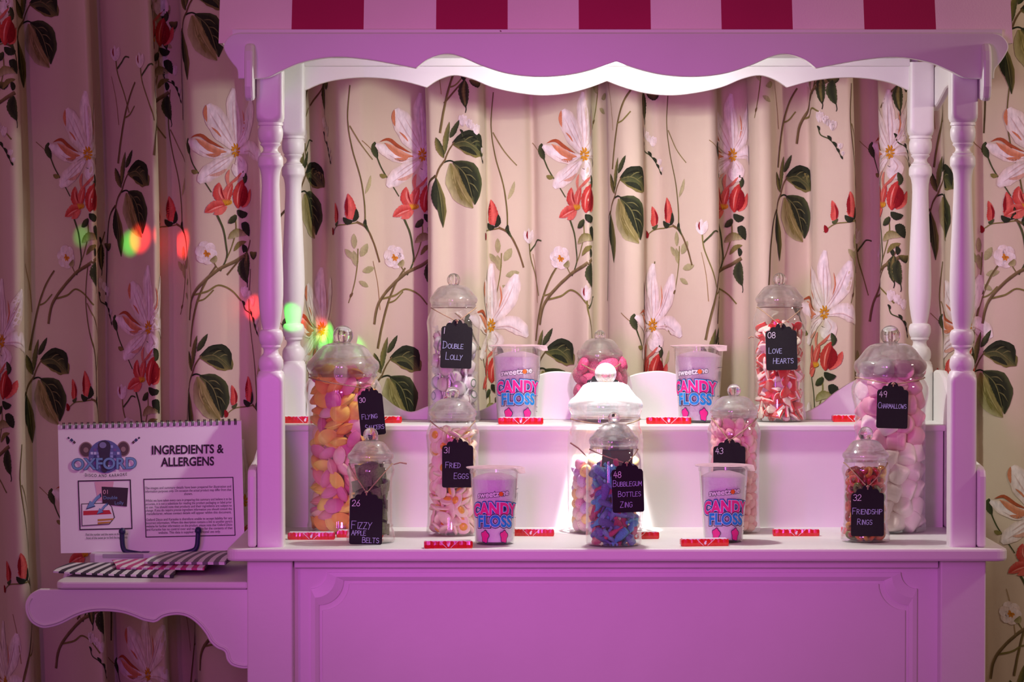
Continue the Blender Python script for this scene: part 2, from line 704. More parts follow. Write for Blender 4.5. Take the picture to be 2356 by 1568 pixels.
left_c = Curtain([(-90, .0), (-60, -.02), (-30, .02), (-5, .06), (22, .075), (40, .07), (48, .045), (46, .01), (56, -.012), (95, .0), (150, .018), (195, .045),
                  (210, .045), (217, .02), (215, -.012), (235, -.035), (256, -.012), (300, .015), (338, .045), (354, .047), (361, .02), (359, -.02),
                  (388, -.035), (420, -.015), (428, .02), (448, .036), (500, .03), (556, .012), (582, .035), (600, .045), (640, .02), (690, .02),
                  (715, -.015), (742, -.022), (757, .015), (782, .045), (825, .045), (862, .03), (905, .018), (960, .0), (1000, -.02), (1010, -.02)], .020)
right_c = Curtain([(1000, .0), (985, .008), (979, .03), (984, .052), (1000, .056), (1035, .048), (1070, .055), (1098, .054), (1112, .03), (1117, .0), (1150, .004),
                   (1200, .0), (1222, -.012), (1242, .004), (1300, .02), (1338, .046), (1352, .046), (1359, .02), (1357, -.028), (1377, -.04), (1393, -.022),
                   (1399, .01), (1430, .042), (1462, .046), (1475, .03), (1480, -.01), (1508, -.016), (1534, .0), (1562, .02), (1610, .042), (1636, .046),
                   (1648, .028), (1647, -.018), (1688, -.034), (1716, -.02), (1721, .02), (1744, .046), (1768, .042), (1785, .01), (1812, -.01), (1854, -.02),
                   (1865, .01), (1882, .03), (1930, .043), (1952, .046), (1962, .028), (1960, -.02), (1990, -.038), (2017, -.02), (2022, .02), (2046, .04),
                   (2076, .038), (2092, .01), (2130, -.012), (2163, -.02), (2171, .02), (2200, .034), (2228, .028), (2238, .005), (2262, .012), (2300, .022),
                   (2350, .028), (2400, .02), (2440, -.01), (2480, .0)], .014)
left_c.build('curtain', 'beige floral curtain hanging in deep folds left of and behind the cart')
right_c.build('curtain', 'beige floral curtain overlapping in front, spanning the cart opening to the right edge')

# the print: magnolias, red blooms, leaf sprays, buds and twigs, laid on the cloth as it hangs
WHITE, WH2 = (240, 232, 230), (222, 206, 194)
DG, MG, OG, PG = (46, 52, 36), (78, 86, 52), (128, 122, 68), (178, 172, 128)
BR, RED, RD2, RLT = (112, 92, 60), (196, 66, 60), (140, 26, 34), (222, 112, 100)
ORA, ORD, YEL = (206, 132, 96), (170, 86, 54), (222, 160, 48)


class Print:
    def __init__(self, cur):
        self.c, self.v, self.f, self.k = cur, [], [], []

    def rib(self, A, pts, ws, cols, layer, n=None, cross=4, pn=5):
        """a brush stroke: spine in px from the anchor, half widths, colours (mid-left, mid, right) or single"""
        u0, z0 = A
        Q = cat_rom([(x, y, w) for (x, y), w in zip(pts, ws)], pn)
        n = len(Q)
        off = .0006 + layer * .00014
        base = len(self.v)
        S = 1 / 1023.0
        cl = cols if isinstance(cols, list) else [cols]
        lin = [np.array(s2l(c)) for c in cl]
        for i, q in enumerate(Q):
            a, b = Q[max(i - 1, 0)], Q[min(i + 1, n - 1)]
            tx, ty = b.x - a.x, b.y - a.y
            L = math.hypot(tx, ty) or 1
            nx, ny = -ty / L, tx / L
            w = max(q.z, .25)
            for j in range(cross + 1):
                s = j / cross * 2 - 1
                wob = 1 + .06 * math.sin(i * 1.9 + j * 2.3 + base)
                x, y = q.x + nx * s * w * wob, q.y + ny * s * w * wob
                self.v.append(self.c.pos(u0 + x * S, z0 - y * S, off))
                t = (s + 1) / 2 * (len(lin) - 1)
                k = min(int(t), len(lin) - 2) if len(lin) > 1 else 0
                c = lin[0] if len(lin) == 1 else lin[k] * (1 - (t - k)) + lin[k + 1] * (t - k)
                e = 1 + random.uniform(-.08, .08)
                self.k.append(np.clip(c * e, 0, 1))
        for i in range(n - 1):
            for j in range(cross):
                p = base + i * (cross + 1) + j
                self.f.append((p, p + 1, p + cross + 2, p + cross + 1))

    def leaf(self, A, pts, w, cols, layer, prof=(.1, .75, 1, .7, .05)):
        m = len(pts)
        ws = [w * np.interp(i / (m - 1), np.linspace(0, 1, len(prof)), prof) for i in range(m)]
        if m < 4:
            Q = cat_rom([(x, y, 0) for x, y in pts], 4)
            pts = [(q.x, q.y) for q in Q]
            m = len(pts)
            ws = [w * np.interp(i / (m - 1), np.linspace(0, 1, len(prof)), prof) for i in range(m)]
        self.rib(A, pts, ws, cols, layer, pn=4)

    def stem(self, A, pts, w, col, layer=2):
        self.rib(A, pts, [w * (1 - .35 * i / len(pts)) for i in range(len(pts))], col, layer, cross=2)

    def build(self):
        me = bpy.data.meshes.new('floral_print')
        me.from_pydata(self.v, [], self.f)
        me.materials.append(INK)
        ca = me.color_attributes.new('ink', 'FLOAT_COLOR', 'POINT')
        ca.data.foreach_set('color', np.concatenate([np.array(self.k), np.ones((len(self.k), 1))], 1).ravel())
        me.polygons.foreach_set('use_smooth', [True] * len(self.f))
        o = link('floral_print', me, self.c.top)
        o['kind'] = 'stuff'
        o['label'] = 'printed magnolias, red blooms, leaf sprays and twigs'


def magnolia(P, A):
    L = P.leaf
    for q in ([(4, -14), (24, -44), (42, -82)], [(10, -12), (36, -54), (54, -96)], [(2, -16), (-2, -60), (-2, -112)], [(6, -20), (8, -62), (4, -110)], [(-8, -12), (-34, -44), (-58, -84)],
              [(-2, -14), (-18, -46), (-42, -86)], [(-14, 20), (-46, 44), (-76, 64)], [(-12, 14), (-40, 28), (-66, 46)], [(14, 4), (44, 2), (72, 16)], [(8, 16), (18, 32), (10, 46)], [(-18, 6), (-54, 14), (-86, 0)]):
        L(A, q, 1.5, [(226, 204, 196), (206, 182, 176)], 8)
    petal = (.2, .8, 1, .8, .25)
    w = [WH2, WHITE, WHITE, WH2]
    L(A, [(6, -8), (34, -45), (52, -88), (60, -118)], 21, w, 3, petal)
    L(A, [(8, 4), (42, -6), (72, 8), (88, 26)], 20, w, 3, petal)
    L(A, [(2, -8), (2, -55), (-4, -105), (2, -142)], 17, w, 4, petal)
    L(A, [(-4, -4), (-26, -38), (-48, -78), (-62, -104)], 28, w, 5, petal)
    L(A, [(-10, 2), (-48, 6), (-88, -8), (-114, -22)], 17, w, 4, petal)
    L(A, [(-6, 16), (-40, 36), (-72, 58), (-88, 74)], 20, w, 5, petal)
    L(A, [(6, 12), (14, 34), (4, 50), (-2, 58)], 21, w, 6, petal)
    L(A, [(-22, 4), (-50, 0), (-74, -14), (-92, -26)], 9, [ORA, ORA, (226, 170, 140)], 7)
    L(A, [(-28, -4), (-58, -18), (-82, -34), (-104, -28)], 4.5, ORD, 8)
    L(A, [(-36, 8), (-52, 12), (-70, 10)], 4.5, ORA, 8)
    L(A, [(-66, -102), (-69, -84), (-66, -64)], 4.5, ORA, 8)
    L(A, [(-34, -30), (-44, -42), (-56, -52)], 2.5, ORA, 8)
    L(A, [(20, -40), (26, -64), (22, -92)], 1.8, ORA, 8)
    L(A, [(-22, 42), (-42, 54), (-64, 58)], 4.5, (214, 168, 148), 8)
    L(A, [(-16, 44), (-22, 62), (-18, 84)], 5, (216, 136, 116), 7)
    L(A, [(16, 48), (0, 66), (-22, 80)], 3.5, (208, 112, 96), 8)
    for k in range(9):
        a = math.radians(-150 + k * 42)
        L(A, [(2 * math.cos(a), 4 * math.sin(a)), (8 * math.cos(a) + 2, 11 * math.sin(a)), (11 * math.cos(a), 17 * math.sin(a) - 1)], 2.6, [YEL, (190, 128, 30)], 9)
    # bud spray at the left
    L(A, [(-116, -28), (-118, -10), (-110, 10)], 9, [DG, MG], 3)
    P.stem(A, [(-112, 6), (-100, 34), (-78, 68), (-60, 96)], 1.8, MG)
    L(A, [(-106, 46), (-98, 50), (-88, 50)], 5.5, OG, 3)
    P.stem(A, [(-150, -30), (-132, -16), (-116, -2)], 1.0, (150, 128, 84), 1)
    # red blooms underneath
    L(A, [(-34, 122), (-44, 100), (-42, 74)], 13, [RED, RLT], 6)
    L(A, [(-26, 122), (-22, 98), (-10, 72)], 12, [RLT, RED], 7)
    L(A, [(-26, 124), (-52, 128), (-76, 142)], 13, [RLT, RED, RLT], 7)
    L(A, [(-24, 128), (-40, 140), (-56, 146)], 7, RLT, 8)
    L(A, [(4, 132), (6, 100), (18, 66)], 15, [RED, RED, RD2], 8)
    L(A, [(12, 128), (24, 104), (22, 80)], 9, RD2, 9)
    for q in ([(2, 124), (4, 100), (12, 76)], [(-34, 114), (-42, 98), (-42, 82)], [(-24, 114), (-20, 98), (-12, 80)], [(-34, 126), (-52, 132), (-68, 140)]):
        L(A, q, 1.8, (236, 150, 136), 10)
    for q in ([(-30, 112), (-36, 98), (-38, 84)], [(8, 122), (14, 100), (20, 78)]):
        L(A, q, 1.6, RD2, 10)
    L(A, [(14, 130), (34, 110), (44, 88)], 9, [RED, RLT], 7)
    for k in range(5):
        L(A, [(-28, 126), (-30 + k * 4, 120), (-36 + 5 * k, 112)], 2.2, YEL, 10)
    L(A, [(0, 148), (-10, 158), (-22, 166)], 8, [DG, MG], 9)
    L(A, [(2, 136), (14, 146), (30, 144)], 9, DG, 9)
    L(A, [(18, 46), (24, 62), (20, 76)], 7, [DG, MG], 8)
    L(A, [(12, 166), (24, 176), (34, 196)], 12, DG, 6)
    L(A, [(-22, 202), (0, 188), (28, 192)], 10, [OG, PG], 5)
    L(A, [(-8, 230), (6, 214), (24, 208)], 6, OG, 5)
    P.stem(A, [(-48, 148), (-34, 180), (-28, 214), (-26, 244), (-42, 276)], 2.6, MG)
    P.stem(A, [(-4, 146), (-2, 182), (-14, 222), (-28, 250)], 1.8, OG)
    L(A, [(14, 214), (18, 224), (16, 234)], 6, DG, 5)
    L(A, [(18, 246), (14, 272), (24, 302)], 13, [MG, DG, DG, MG], 5)
    P.stem(A, [(24, 300), (26, 312), (24, 318)], 1.2, DG)
    # little white bloom
    for k in range(6):
        a = math.radians(k * 60 + 15)
        L(A, [(-74, 234), (-74 + 14 * math.cos(a), 234 + 15 * math.sin(a)), (-74 + 25 * math.cos(a), 234 + 27 * math.sin(a))], 12, [WHITE, WH2], 4, (.3, 1, 1, .9, .4))
    for k in range(5):
        a = math.radians(20 + k * 50)
        L(A, [(-72, 234), (-72 + 5 * math.cos(a), 234 + 6 * math.sin(a)), (-72 + 8 * math.cos(a), 236 + 9 * math.sin(a))], 2.6, (214, 140, 50), 6)
    L(A, [(-66, 252), (-56, 250), (-52, 240)], 7, [OG, PG], 6)
    P.stem(A, [(-58, 254), (-52, 264), (-48, 270)], 1.4, OG)
    # twig
    P.stem(A, [(22, 238), (-6, 254), (-46, 272), (-86, 306), (-114, 344), (-124, 388)], 4.4, [(92, 78, 50), (140, 122, 84)], 4)
    P.stem(A, [(-104, 330), (-72, 322), (-46, 308), (-14, 320), (10, 344)], 2.4, OG, 3)


def leaf_spray(P, A):
    L = P.leaf
    VN = (112, 112, 68)
    for q in ([(22, 6), (50, 34), (68, 98)], [(38, 16), (54, 16), (66, 26)], [(48, 32), (62, 34), (74, 46)], [(56, 50), (68, 56), (78, 72)], [(24, -38), (54, -42), (90, -14)], [(46, -42), (60, -52), (70, -54)],
              [(64, -38), (76, -44), (84, -42)], [(-20, 46), (-12, 84), (-6, 140)]):
        L(A, q, 1.3, VN, 7)
    for q in ([(20, 20), (26, 50), (46, 84)], [(28, 40), (40, 66), (58, 96)], [(18, 30), (20, 50), (30, 72)]):
        L(A, q, 1.6, (164, 156, 102), 5)
    for q in ([(44, 22), (62, 40), (70, 70)], [(50, 40), (60, 60), (68, 84)], [(40, -50), (60, -56), (78, -48)]):
        L(A, q, 3.2, (34, 38, 26), 6)
    P.stem(A, [(0, 0), (10, -22), (24, -42)], 2, BR, 5)
    L(A, [(-2, -6), (-12, -28), (-20, -52)], 9, [OG, DG], 4)
    L(A, [(0, -14), (4, -48), (14, -88)], 7, [OG, MG], 4)
    L(A, [(14, -52), (24, -68), (38, -92)], 7, [MG, DG], 4)
    L(A, [(20, -38), (52, -36), (84, -22), (96, -10)], 23, [OG, MG, OG], 3)
    L(A, [(20, -40), (52, -52), (80, -46), (92, -18)], 18, [DG, DG, MG], 4)
    L(A, [(36, -30), (58, -24), (76, -12)], 6, DG, 5)
    P.stem(A, [(-2, 4), (14, 0), (30, 8)], 2, DG, 5)
    L(A, [(14, 6), (22, 44), (44, 82), (66, 108)], 26, [(160, 150, 96), OG, PG], 3)
    L(A, [(20, 4), (52, 22), (68, 58), (70, 100)], 27, [MG, DG, DG, MG, OG], 4)
    L(A, [(34, 16), (52, 44), (64, 86)], 10, DG, 5)
    L(A, [(26, 44), (34, 70), (42, 92)], 5, OG, 5)
    L(A, [(-22, 38), (-14, 78), (-8, 116), (-6, 152)], 13, [OG, DG, MG], 4)
    L(A, [(-22, 42), (-26, 80), (-20, 112)], 7, DG, 5)
    P.stem(A, [(0, 0), (-14, 18), (-22, 40)], 2.4, BR, 5)
    P.stem(A, [(-22, 34), (-50, 64), (-64, 118), (-68, 184), (-72, 240)], 2.6, (82, 70, 44), 3)
    P.stem(A, [(-10, -62), (0, -110), (16, -168), (36, -214), (58, -246)], 3.0, [(92, 78, 48), (136, 122, 78)], 3)
    P.stem(A, [(14, -166), (32, -172), (52, -192)], 2, OG, 3)
    P.stem(A, [(-4, -150), (-10, -210), (-22, -262)], 1.0, (160, 136, 92), 2)


def red_buds(P, A):
    L = P.leaf
    L(A, [(0, 0), (2, -26), (-4, -58)], 13, [RED, RLT, RED], 5, (.5, 1, .9, .6, .05))
    L(A, [(-6, -6), (-8, -28), (-6, -50)], 4, RD2, 6)
    L(A, [(-42, 8), (-40, -16), (-46, -38)], 9, [RED, RLT], 5, (.5, 1, .9, .6, .05))
    L(A, [(-36, 6), (-34, -12), (-40, -30)], 3, RD2, 6)
    L(A, [(-62, 36), (-60, 28), (-64, 18)], 5.5, RD2, 5)
    L(A, [(-16, -4), (-6, 6), (6, 4)], 7, DG, 7)
    L(A, [(6, 6), (14, -6), (14, -24)], 6, DG, 7)
    L(A, [(-46, 10), (-40, 12), (-32, 4)], 4.5, MG, 7)
    P.stem(A, [(16, 8), (-10, 12), (-40, 16), (-66, 34)], 1.6, OG, 3)
    P.stem(A, [(14, 6), (38, 20), (58, 56), (72, 98)], 2.6, BR, 3)
    L(A, [(30, 10), (36, 16), (44, 30)], 4, MG, 4)
    P.stem(A, [(34, 12), (34, -30), (26, -92), (8, -160), (0, -228), (8, -304)], 1.8, (112, 104, 60), 3)
    P.stem(A, [(4, -212), (30, -168), (58, -136)], 1.6, (140, 128, 84), 3)
    L(A, [(36, 0), (34, 10), (38, 22)], 4.5, DG, 4)
    L(A, [(36, -58), (46, -78), (52, -100)], 5, PG, 2)


def freesia(P, A):
    L = P.leaf
    for dx, dy, r in ((-16, -8, 13), (-2, -2, 10), (15, 12, 12), (4, 4, 8), (32, 58, 7), (38, 74, 5)):
        for k in range(3):
            a = math.radians(-115 + k * 32)
            L(A, [(dx, dy + r * .8), (dx + r * .5 * math.cos(a), dy + r * .4 * math.sin(a)), (dx + r * 1.2 * math.cos(a), dy + r * 1.3 * math.sin(a))], r * .55, [WHITE, WH2], 4)
    P.stem(A, [(-20, 12), (-14, 30), (6, 40), (20, 56), (34, 82)], 1.6, MG, 3)
    for dx, dy, s in ((-18, 14, 5), (8, 38, 6), (20, 52, 6), (27, 66, 5), (35, 82, 4)):
        L(A, [(dx - s, dy - s), (dx, dy), (dx + s * .4, dy + s * 1.2)], s * .62, DG, 5)
    # dark leaves hanging above
    L(A, [(-8, -102), (-12, -76), (-8, -40)], 13, [MG, DG, OG, DG, MG], 4)
    P.stem(A, [(-8, -46), (-7, -36), (-9, -28)], 1.3, DG, 5)
    L(A, [(2, -102), (20, -94), (34, -102)], 9, [OG, DG], 4)
    P.stem(A, [(-60, -50), (-30, -82), (-8, -104), (4, -130)], 2.2, BR, 3)
    L(A, [(-16, -118), (-12, -110), (-10, -100)], 5, DG, 4)


def pale_spray(P, A):
    for x, y, a, l, w in ((0, 0, -100, 36, 8), (10, -22, -60, 34, 9), (-6, -16, -130, 30, 7), (14, 12, -15, 32, 8), (-4, -40, -92, 34, 7), (6, 34, 30, 26, 6)):
        ar = math.radians(a)
        P.leaf(A, [(x, y), (x + l * .5 * math.cos(ar), y + l * .5 * math.sin(ar)), (x + l * math.cos(ar), y + l * math.sin(ar))], w, [PG, (160, 158, 112)], 2)
    P.stem(A, [(4, -40), (2, 0), (-6, 46), (-18, 84)], 1.4, OG, 2)
    P.leaf(A, [(-8, 60), (-12, 66), (-14, 72)], 3, BR, 3)


def white_bud(P, A):
    for k, a in enumerate((-125, -95, -62)):
        ar = math.radians(a)
        P.leaf(A, [(0, 0), (14 * math.cos(ar), 18 * math.sin(ar)), (24 * math.cos(ar), 36 * math.sin(ar))], 8, [WHITE, WH2], 3 + k)
    P.leaf(A, [(-6, -10), (-8, -20), (-6, -30)], 2.2, RD2, 7)
    P.stem(A, [(0, 0), (4, 30), (22, 76), (36, 120)], 1.8, OG, 3)
    P.stem(A, [(3, 18), (18, 4), (30, -8), (44, -6)], 2.2, MG, 3)


PL, PR = Print(left_c), Print(right_c)
SEAM = 979


def put(fn, spots):
    for px, py in spots:
        P = PL if px < SEAM else PR
        fn(P, P.c.u_at(px, py))


put(magnolia, [(208, 356), (541, 347), (972, 356), (1343, 358), (1690, 355), (2045, 352), (2385, 355),
               (18, 782), (348, 752), (735, 757), (1130, 748), (1505, 748), (1895, 718), (2225, 750),
               (215, 1150), (560, 1150), (985, 1150), (2392, 1172), (20, 1560), (345, 1545), (18, -20), (350, -30), (1890, -60)])
put(leaf_spray, [(280, 438), (690, 440), (1026, 372), (1417, 452), (1798, 448), (2166, 446), (72, 868), (445, 858), (880, 862), (1240, 846), (1632, 842), (2248, 850),
                 (47, 48), (432, 34), (2330, 66), (285, 1240), (640, 1230), (72, 1660), (440, 1650), (2345, 1610)])
put(red_buds, [(385, 508), (808, 505), (1135, 517), (1540, 512), (1955, 500), (2322, 500), (575, 922), (205, 908), (68, 1318), (385, 1300), (10, 100), (2170, 905), (1500, 905)])
put(freesia, [(12, 298), (748, 292), (1082, 292), (1490, 315), (1902, 282), (575, 682), (228, 662), (2062, 690), (228, 1470), (2075, 300), (385, 150), (560, 1490)])
put(pale_spray, [(822, 612), (1150, 622), (1562, 606), (1745, 190), (1376, 212), (1964, 612), (420, 640), (360, 60), (1985, 880), (2260, 620)])
put(white_bud, [(1614, 540), (266, 140), (278, 918), (1218, 560), (330, 160), (1980, 560), (1350, 690), (700, 330)])
PL.build()
PR.build()

# ------------------------------------------------------------------ the cart
cart = thing('sweet_cart', 'white painted wooden sweet cart with striped pink awning and turned posts', 'cart', (0, 0, 0))
CX = .2025                         # centre line of the cart
YF, YB = .06, .637                 # post lines
ZS = at(1400, 977, .445).z         # shelf top


def zat(py, Y):
    return at(1400, py, Y).z


def xat(px, Y):
    return at(px, 800, Y).x


# counter top with rounded corners
zt0 = zat(1291, 0.0)
hw = .752
ct = []
for (sx, sy) in ((-1, 0), (1, 0), (1, 1), (-1, 1)):
    cxx, cyy = CX + sx * (hw - .022), (0.022 if sy == 0 else .678)
    a0 = {(-1, 0): 180, (1, 0): 270, (1, 1): 0, (-1, 1): 90}[(sx, sy)]
    ct += [(cxx + .022 * math.cos(math.radians(a0 + k * 15)), cyy + .022 * math.sin(math.radians(a0 + k * 15)), TOPZ) for k in range(7)]
MB().prism(ct, (0, 0, zt0 - TOPZ)).build('counter_top', PAINT, cart, bevel=.005)

# body: stiles, recessed panel, moulding
bw = .716
zb = .10
MB().box(CX - bw + .05, CX + bw - .05, .085, .105, zb, zt0).build('front_panel', PAINT, cart)
for s in (-1, 1):
    a, b = CX + s * bw, CX + s * (bw - .088)
    MB().box(min(a, b), max(a, b), .045, .10, zb, zt0).build('stile', PAINT, cart, bevel=.003)
    MB().box(min(a, a - s * .02), max(a, a - s * .02), .10, .66, zb, zt0).build('side_panel', PAINT, cart, bevel=.002)
MB().box(CX - bw + .02, CX + bw - .02, .64, .66, zb, zt0).build('back_panel', PAINT, cart)
MB().box(CX - bw + .09, CX + bw - .09, .06, .086, zat(1306, .06), zt0).build('top_rail', PAINT, cart, bevel=.002)
MB().box(CX - bw + .09, CX + bw - .09, .06, .086, zb, zb + .07).build('bottom_rail', PAINT, cart, bevel=.002)
MB().box(CX - bw - .01, CX + bw + .01, .03, .67, 0.0, zb).build('plinth', PAINT, cart, bevel=.004)


def scoop(inset, r):
    x0, x1 = xat(714, .08) + inset, xat(2112, .08) - inset
    z1, z0 = zat(1316, .08) - inset, .23 + inset
    pts = []
    for (x, z, a0) in ((x0, z0, 90), (x1, z0, 180), (x1, z1, 270), (x0, z1, 360)):
        pts += [(x + r * math.cos(math.radians(a0 - k * 9)), z + r * math.sin(math.radians(a0 - k * 9))) for k in range(11)]
    return pts


o1, i1 = scoop(0, .032), scoop(.0085, .0405)
i2 = scoop(.016, .048)
m = MB()
n = len(o1)
vs = [(x, .085, z) for x, z in o1] + [(x, .079, z) for x, z in o1] + [(x, .077, z) for x, z in i1] + [(x, .081, z) for x, z in i2] + [(x, .085, z) for x, z in i2]
fs = []
for k in range(4):
    fs += [(k * n + i, k * n + (i + 1) % n, (k + 1) * n + (i + 1) % n, (k + 1) * n + i) for i in range(n)]
m.add(vs, fs)
m.build('panel_moulding', PAINT, cart)
MB().prism([(x, .0845, z) for x, z in scoop(.022, .052)], (0, -.004, 0)).build('raised_field', PAINT, cart, bevel=.002)

# stepped shelf at the back
sw = .700
MB().box(CX - sw + .006, CX + sw - .006, .458, .472, TOPZ, ZS - .012).build('step_riser', PAINT, cart)
MB().box(CX - sw, CX + sw, .445, .665, ZS - .013, ZS).build('shelf_board', PAINT, cart, bevel=.003)
for s in (-1, 1):
    a = CX + s * (sw - .006)
    MB().box(min(a, a - s * .015), max(a, a - s * .015), .472, .66, TOPZ, ZS - .013).build('step_end', PAINT, cart)

# scalloped back board
out = curve2([[(640, 838), (700, 846), (760, 856), (823, 876), (871, 904), (910, 934), (946, 947), (985, 934), (1020, 926), (1060, 934), (1095, 946), (1140, 926),
               (1190, 888), (1235, 864), (1275, 854), (1330, 860), (1396, 884), (1462, 860), (1517, 853), (1560, 862), (1602, 886), (1652, 926), (1697, 946), (1732, 934),
               (1772, 926), (1807, 934), (1848, 948), (1889, 929), (1921, 903), (1969, 874), (2032, 854), (2092, 845), (2150, 838)]], 5)
pts = [(at(x, y, .645).x, .645, at(x, y, .645).z) for x, y in out]
pts = [p for p in pts if abs(p[0] - CX) < .645]
pts = [(CX - .645, .645, ZS)] + pts + [(CX + .645, .645, ZS)]
MB().prism(pts[::-1], (0, .014, 0)).build('back_board', PAINT, cart, bevel=.002)

# turned posts: square stock clipped by a turning profile
PROF = [(60, 99), (262, 44), (272, 38), (279, 31), (282, 27.5), (285, 29), (288, 29), (290, 26), (293, 26.5), (297, 28.3), (304, 29), (313, 28.6), (321, 26.8), (327, 24), (329, 21.5),
        (331, 23.5), (334, 23), (337, 19), (342, 16.5), (347, 17), (351, 20), (353, 23.5), (356, 23), (358, 25.5), (362, 28), (368, 29), (378, 29), (382, 28.6), (385, 26), (392, 23.5), (404, 21.3),
        (424, 20.3), (470, 21.8), (540, 25), (600, 27.6), (645, 28.8), (680, 28.5), (710, 26.6), (738, 22.8), (757, 18.8), (759, 24), (764, 27), (772, 28.3), (781, 27.6), (789, 25), (793, 22.2),
        (795, 22.8), (798, 22.5), (801, 18), (806, 16.8), (812, 17.8), (817, 21), (819, 24), (822, 25.4), (828, 28), (836, 28.8), (845, 28), (850, 25.5), (852, 25), (855, 29), (858, 29.5),
        (862, 33), (868, 38), (876, 45), (880, 99)]


def post(x, yc, top_py, z0, name='post'):
    h = .0257
    sp = mpp(YF)
    rows = [(z, r * sp) for z, r in ((at(600, py, YF).z, r) for py, r in PROF)]
    rows[0] = (at(600, top_py, YF).z, rows[0][1])
    rows.append((z0, .2))
    seg = 48
    vs, fs = [], []
    ch = h * 1.32
    for z, R in rows:
        for i in range(seg):
            a = 2 * math.pi * i / seg
            sq = h / max(abs(math.cos(a)), abs(math.sin(a)))
            r = min(sq, R, ch)
            vs.append((x + r * math.cos(a), yc + r * math.sin(a), z))
    for k in range(len(rows) - 1):
        for i in range(seg):
            j = (i + 1) % seg
            fs.append((k * seg + i, (k + 1) * seg + i, (k + 1) * seg + j, k * seg + j))
    fs.append(tuple(range(seg)))
    fs.append(tuple(range((len(rows)) * seg - 1, (len(rows) - 1) * seg - 1, -1)))
    m = MB().add(vs, fs)
    o = m.build(name, PAINT, cart, smooth=True)
    return o


PXH = .670
for s in (-1, 1):
    post(CX + s * PXH, YF, 96, TOPZ)
    post(CX + s * PXH, YB, 96, ZS)

# front valance
YV = .012
fc = 1417.5
half = [[(0, 141), (-46, 157), (-106, 171), (-177, 176), (-247, 169), (-307, 151), (-357, 130), (-392, 124), (-432, 136), (-460, 157)],
        [(-460, 157), (-517, 146), (-577, 136), (-647, 131), (-717, 142), (-767, 162), (-800, 178), (-826, 181)],
        [(-826, 181), (-870, 181)],
        [(-870, 181), (-872, 160), (-884, 144), (-896, 126), (-903, 108), (-897, 92), (-884, 80), (-868, 76)]]
lh = curve2(half, 5)
rh = [(-x, y) for x, y in lh]
outl = [(fc + x, y) for x, y in lh] + [(fc + x, y) for x, y in rh[::-1]]
outl = outl[:-1]
MB().prism([at(x, y, YV) for x, y in outl], (0, .02, 0)).build('front_valance', PAINT, cart, bevel=.002)
# back valance between the back posts, with a rail above it
bc = 1396.5
YBV = .637
half = [[(0, 186), (-40, 201), (-90, 214), (-148, 219), (-207, 213), (-265, 200), (-312, 181), (-352, 173), (-387, 183), (-415, 201)],
        [(-415, 201), (-476, 185), (-546, 178), (-606, 181), (-656, 191), (-692, 206), (-716, 214)],
        [(-716, 214), (-716, 120)]]
lh = curve2(half, 5)
rh = [(-x, y) for x, y in lh]
outl = [(bc + x, y) for x, y in lh] + [(bc + x, y) for x, y in rh[::-1]]
outl = outl[:-1]
MB().prism([at(x, y, YBV) for x, y in outl], (0, .018, 0)).build('back_valance', PAINT, cart, bevel=.0015)
ZR = zat(82, .03)                       # underside of the roof board
MB().box(CX - .645, CX + .645, .618, .640, at(1400, 152, .62).z, ZR).build('back_rail', PAINT, cart, bevel=.002)
# side valances and low side boards outside the posts
for s in (-1, 1):
    xa = CX + s * (PXH + .0265)
    xb = xa + s * .017
    prof = [(-.012, 118), (-.016, 140), (-.016, 200), (-.008, 226), (.004, 232), (.05, 226), (.12, 190), (.20, 168), (.35, 158), (.48, 168), (.58, 196), (.66, 214), (.675, 190), (.675, 100), (.0, 100)]
    q = [(xa, y, zat(p, 0.0)) for y, p in prof]
    MB().prism(q, (xb - xa, 0, 0)).build('side_valance', PAINT, cart, bevel=.005)
    prof = [(.028, TOPZ), (.028, zat(1096, .03)), (.034, zat(1080, .03)), (.055, zat(1074, .03)), (.16, zat(1066, .03)), (.28, zat(1030, .03)), (.40, zat(930, .3)), (.48, zat(868, .45)),
            (.53, zat(852, .53)), (.60, zat(850, .6)), (.655, zat(860, .6)), (.66, TOPZ)]
    q = [(xa, y, z) for y, z in prof]
    MB().prism(q, (xb - xa, 0, 0)).build('side_board', PAINT, cart, bevel=.005)
# roof board, awning of stripes
MB().box(CX - .74, CX + .74, .03, .672, ZR, ZR + .012).build('roof_board', PAINT, cart)
PINK = mat('awning_pale_pink', (.93, .74, .78), rough=.7, bump=.12, bscale=300, var=.03)
HOT = mat('awning_hot_pink', (.42, .002, .085), rough=.7, bump=.12, bscale=300, var=.04)
aw = thing('awning', None, None)
aw.parent = cart
za = zat(99, .03)
zb_ = ZR + .42
edges = [503, 670, 836, 1003, 1168, 1332, 1498, 1661, 1825, 1990, 2155, 2330]
lean = .34
for k in range(11):
    xa, xb = xat(edges[k], .02), xat(edges[k + 1], .02)
    ya, yb = .034, .034 + (zb_ - za) * lean
    m = MB()
    m.prism([(xa, ya, za), (xb, ya, za), (xb, yb, zb_), (xa, yb, zb_)], (0, .006, 0))
    m.build('stripe', HOT if k % 2 else PINK, aw)
for (ya, yb) in ((.7, .7 - (zb_ - za) * lean),):
    MB().prism([(CX - .755, ya, za), (CX + .755, ya, za), (CX + .755, yb, zb_), (CX - .755, yb, zb_)], (0, -.006, 0)).build('back_slope', PINK, aw)
for s in (-1, 1):
    xs = xat(503, .02) if s < 0 else xat(2330, .02)
    yt = .034 + (zb_ - za) * lean
    MB().prism([(xs, .036, za), (xs, .70, za), (xs, .70 - (zb_ - za) * lean, zb_), (xs, yt, zb_)], (-s * .006, 0, 0)).build('end_panel', PINK, aw)
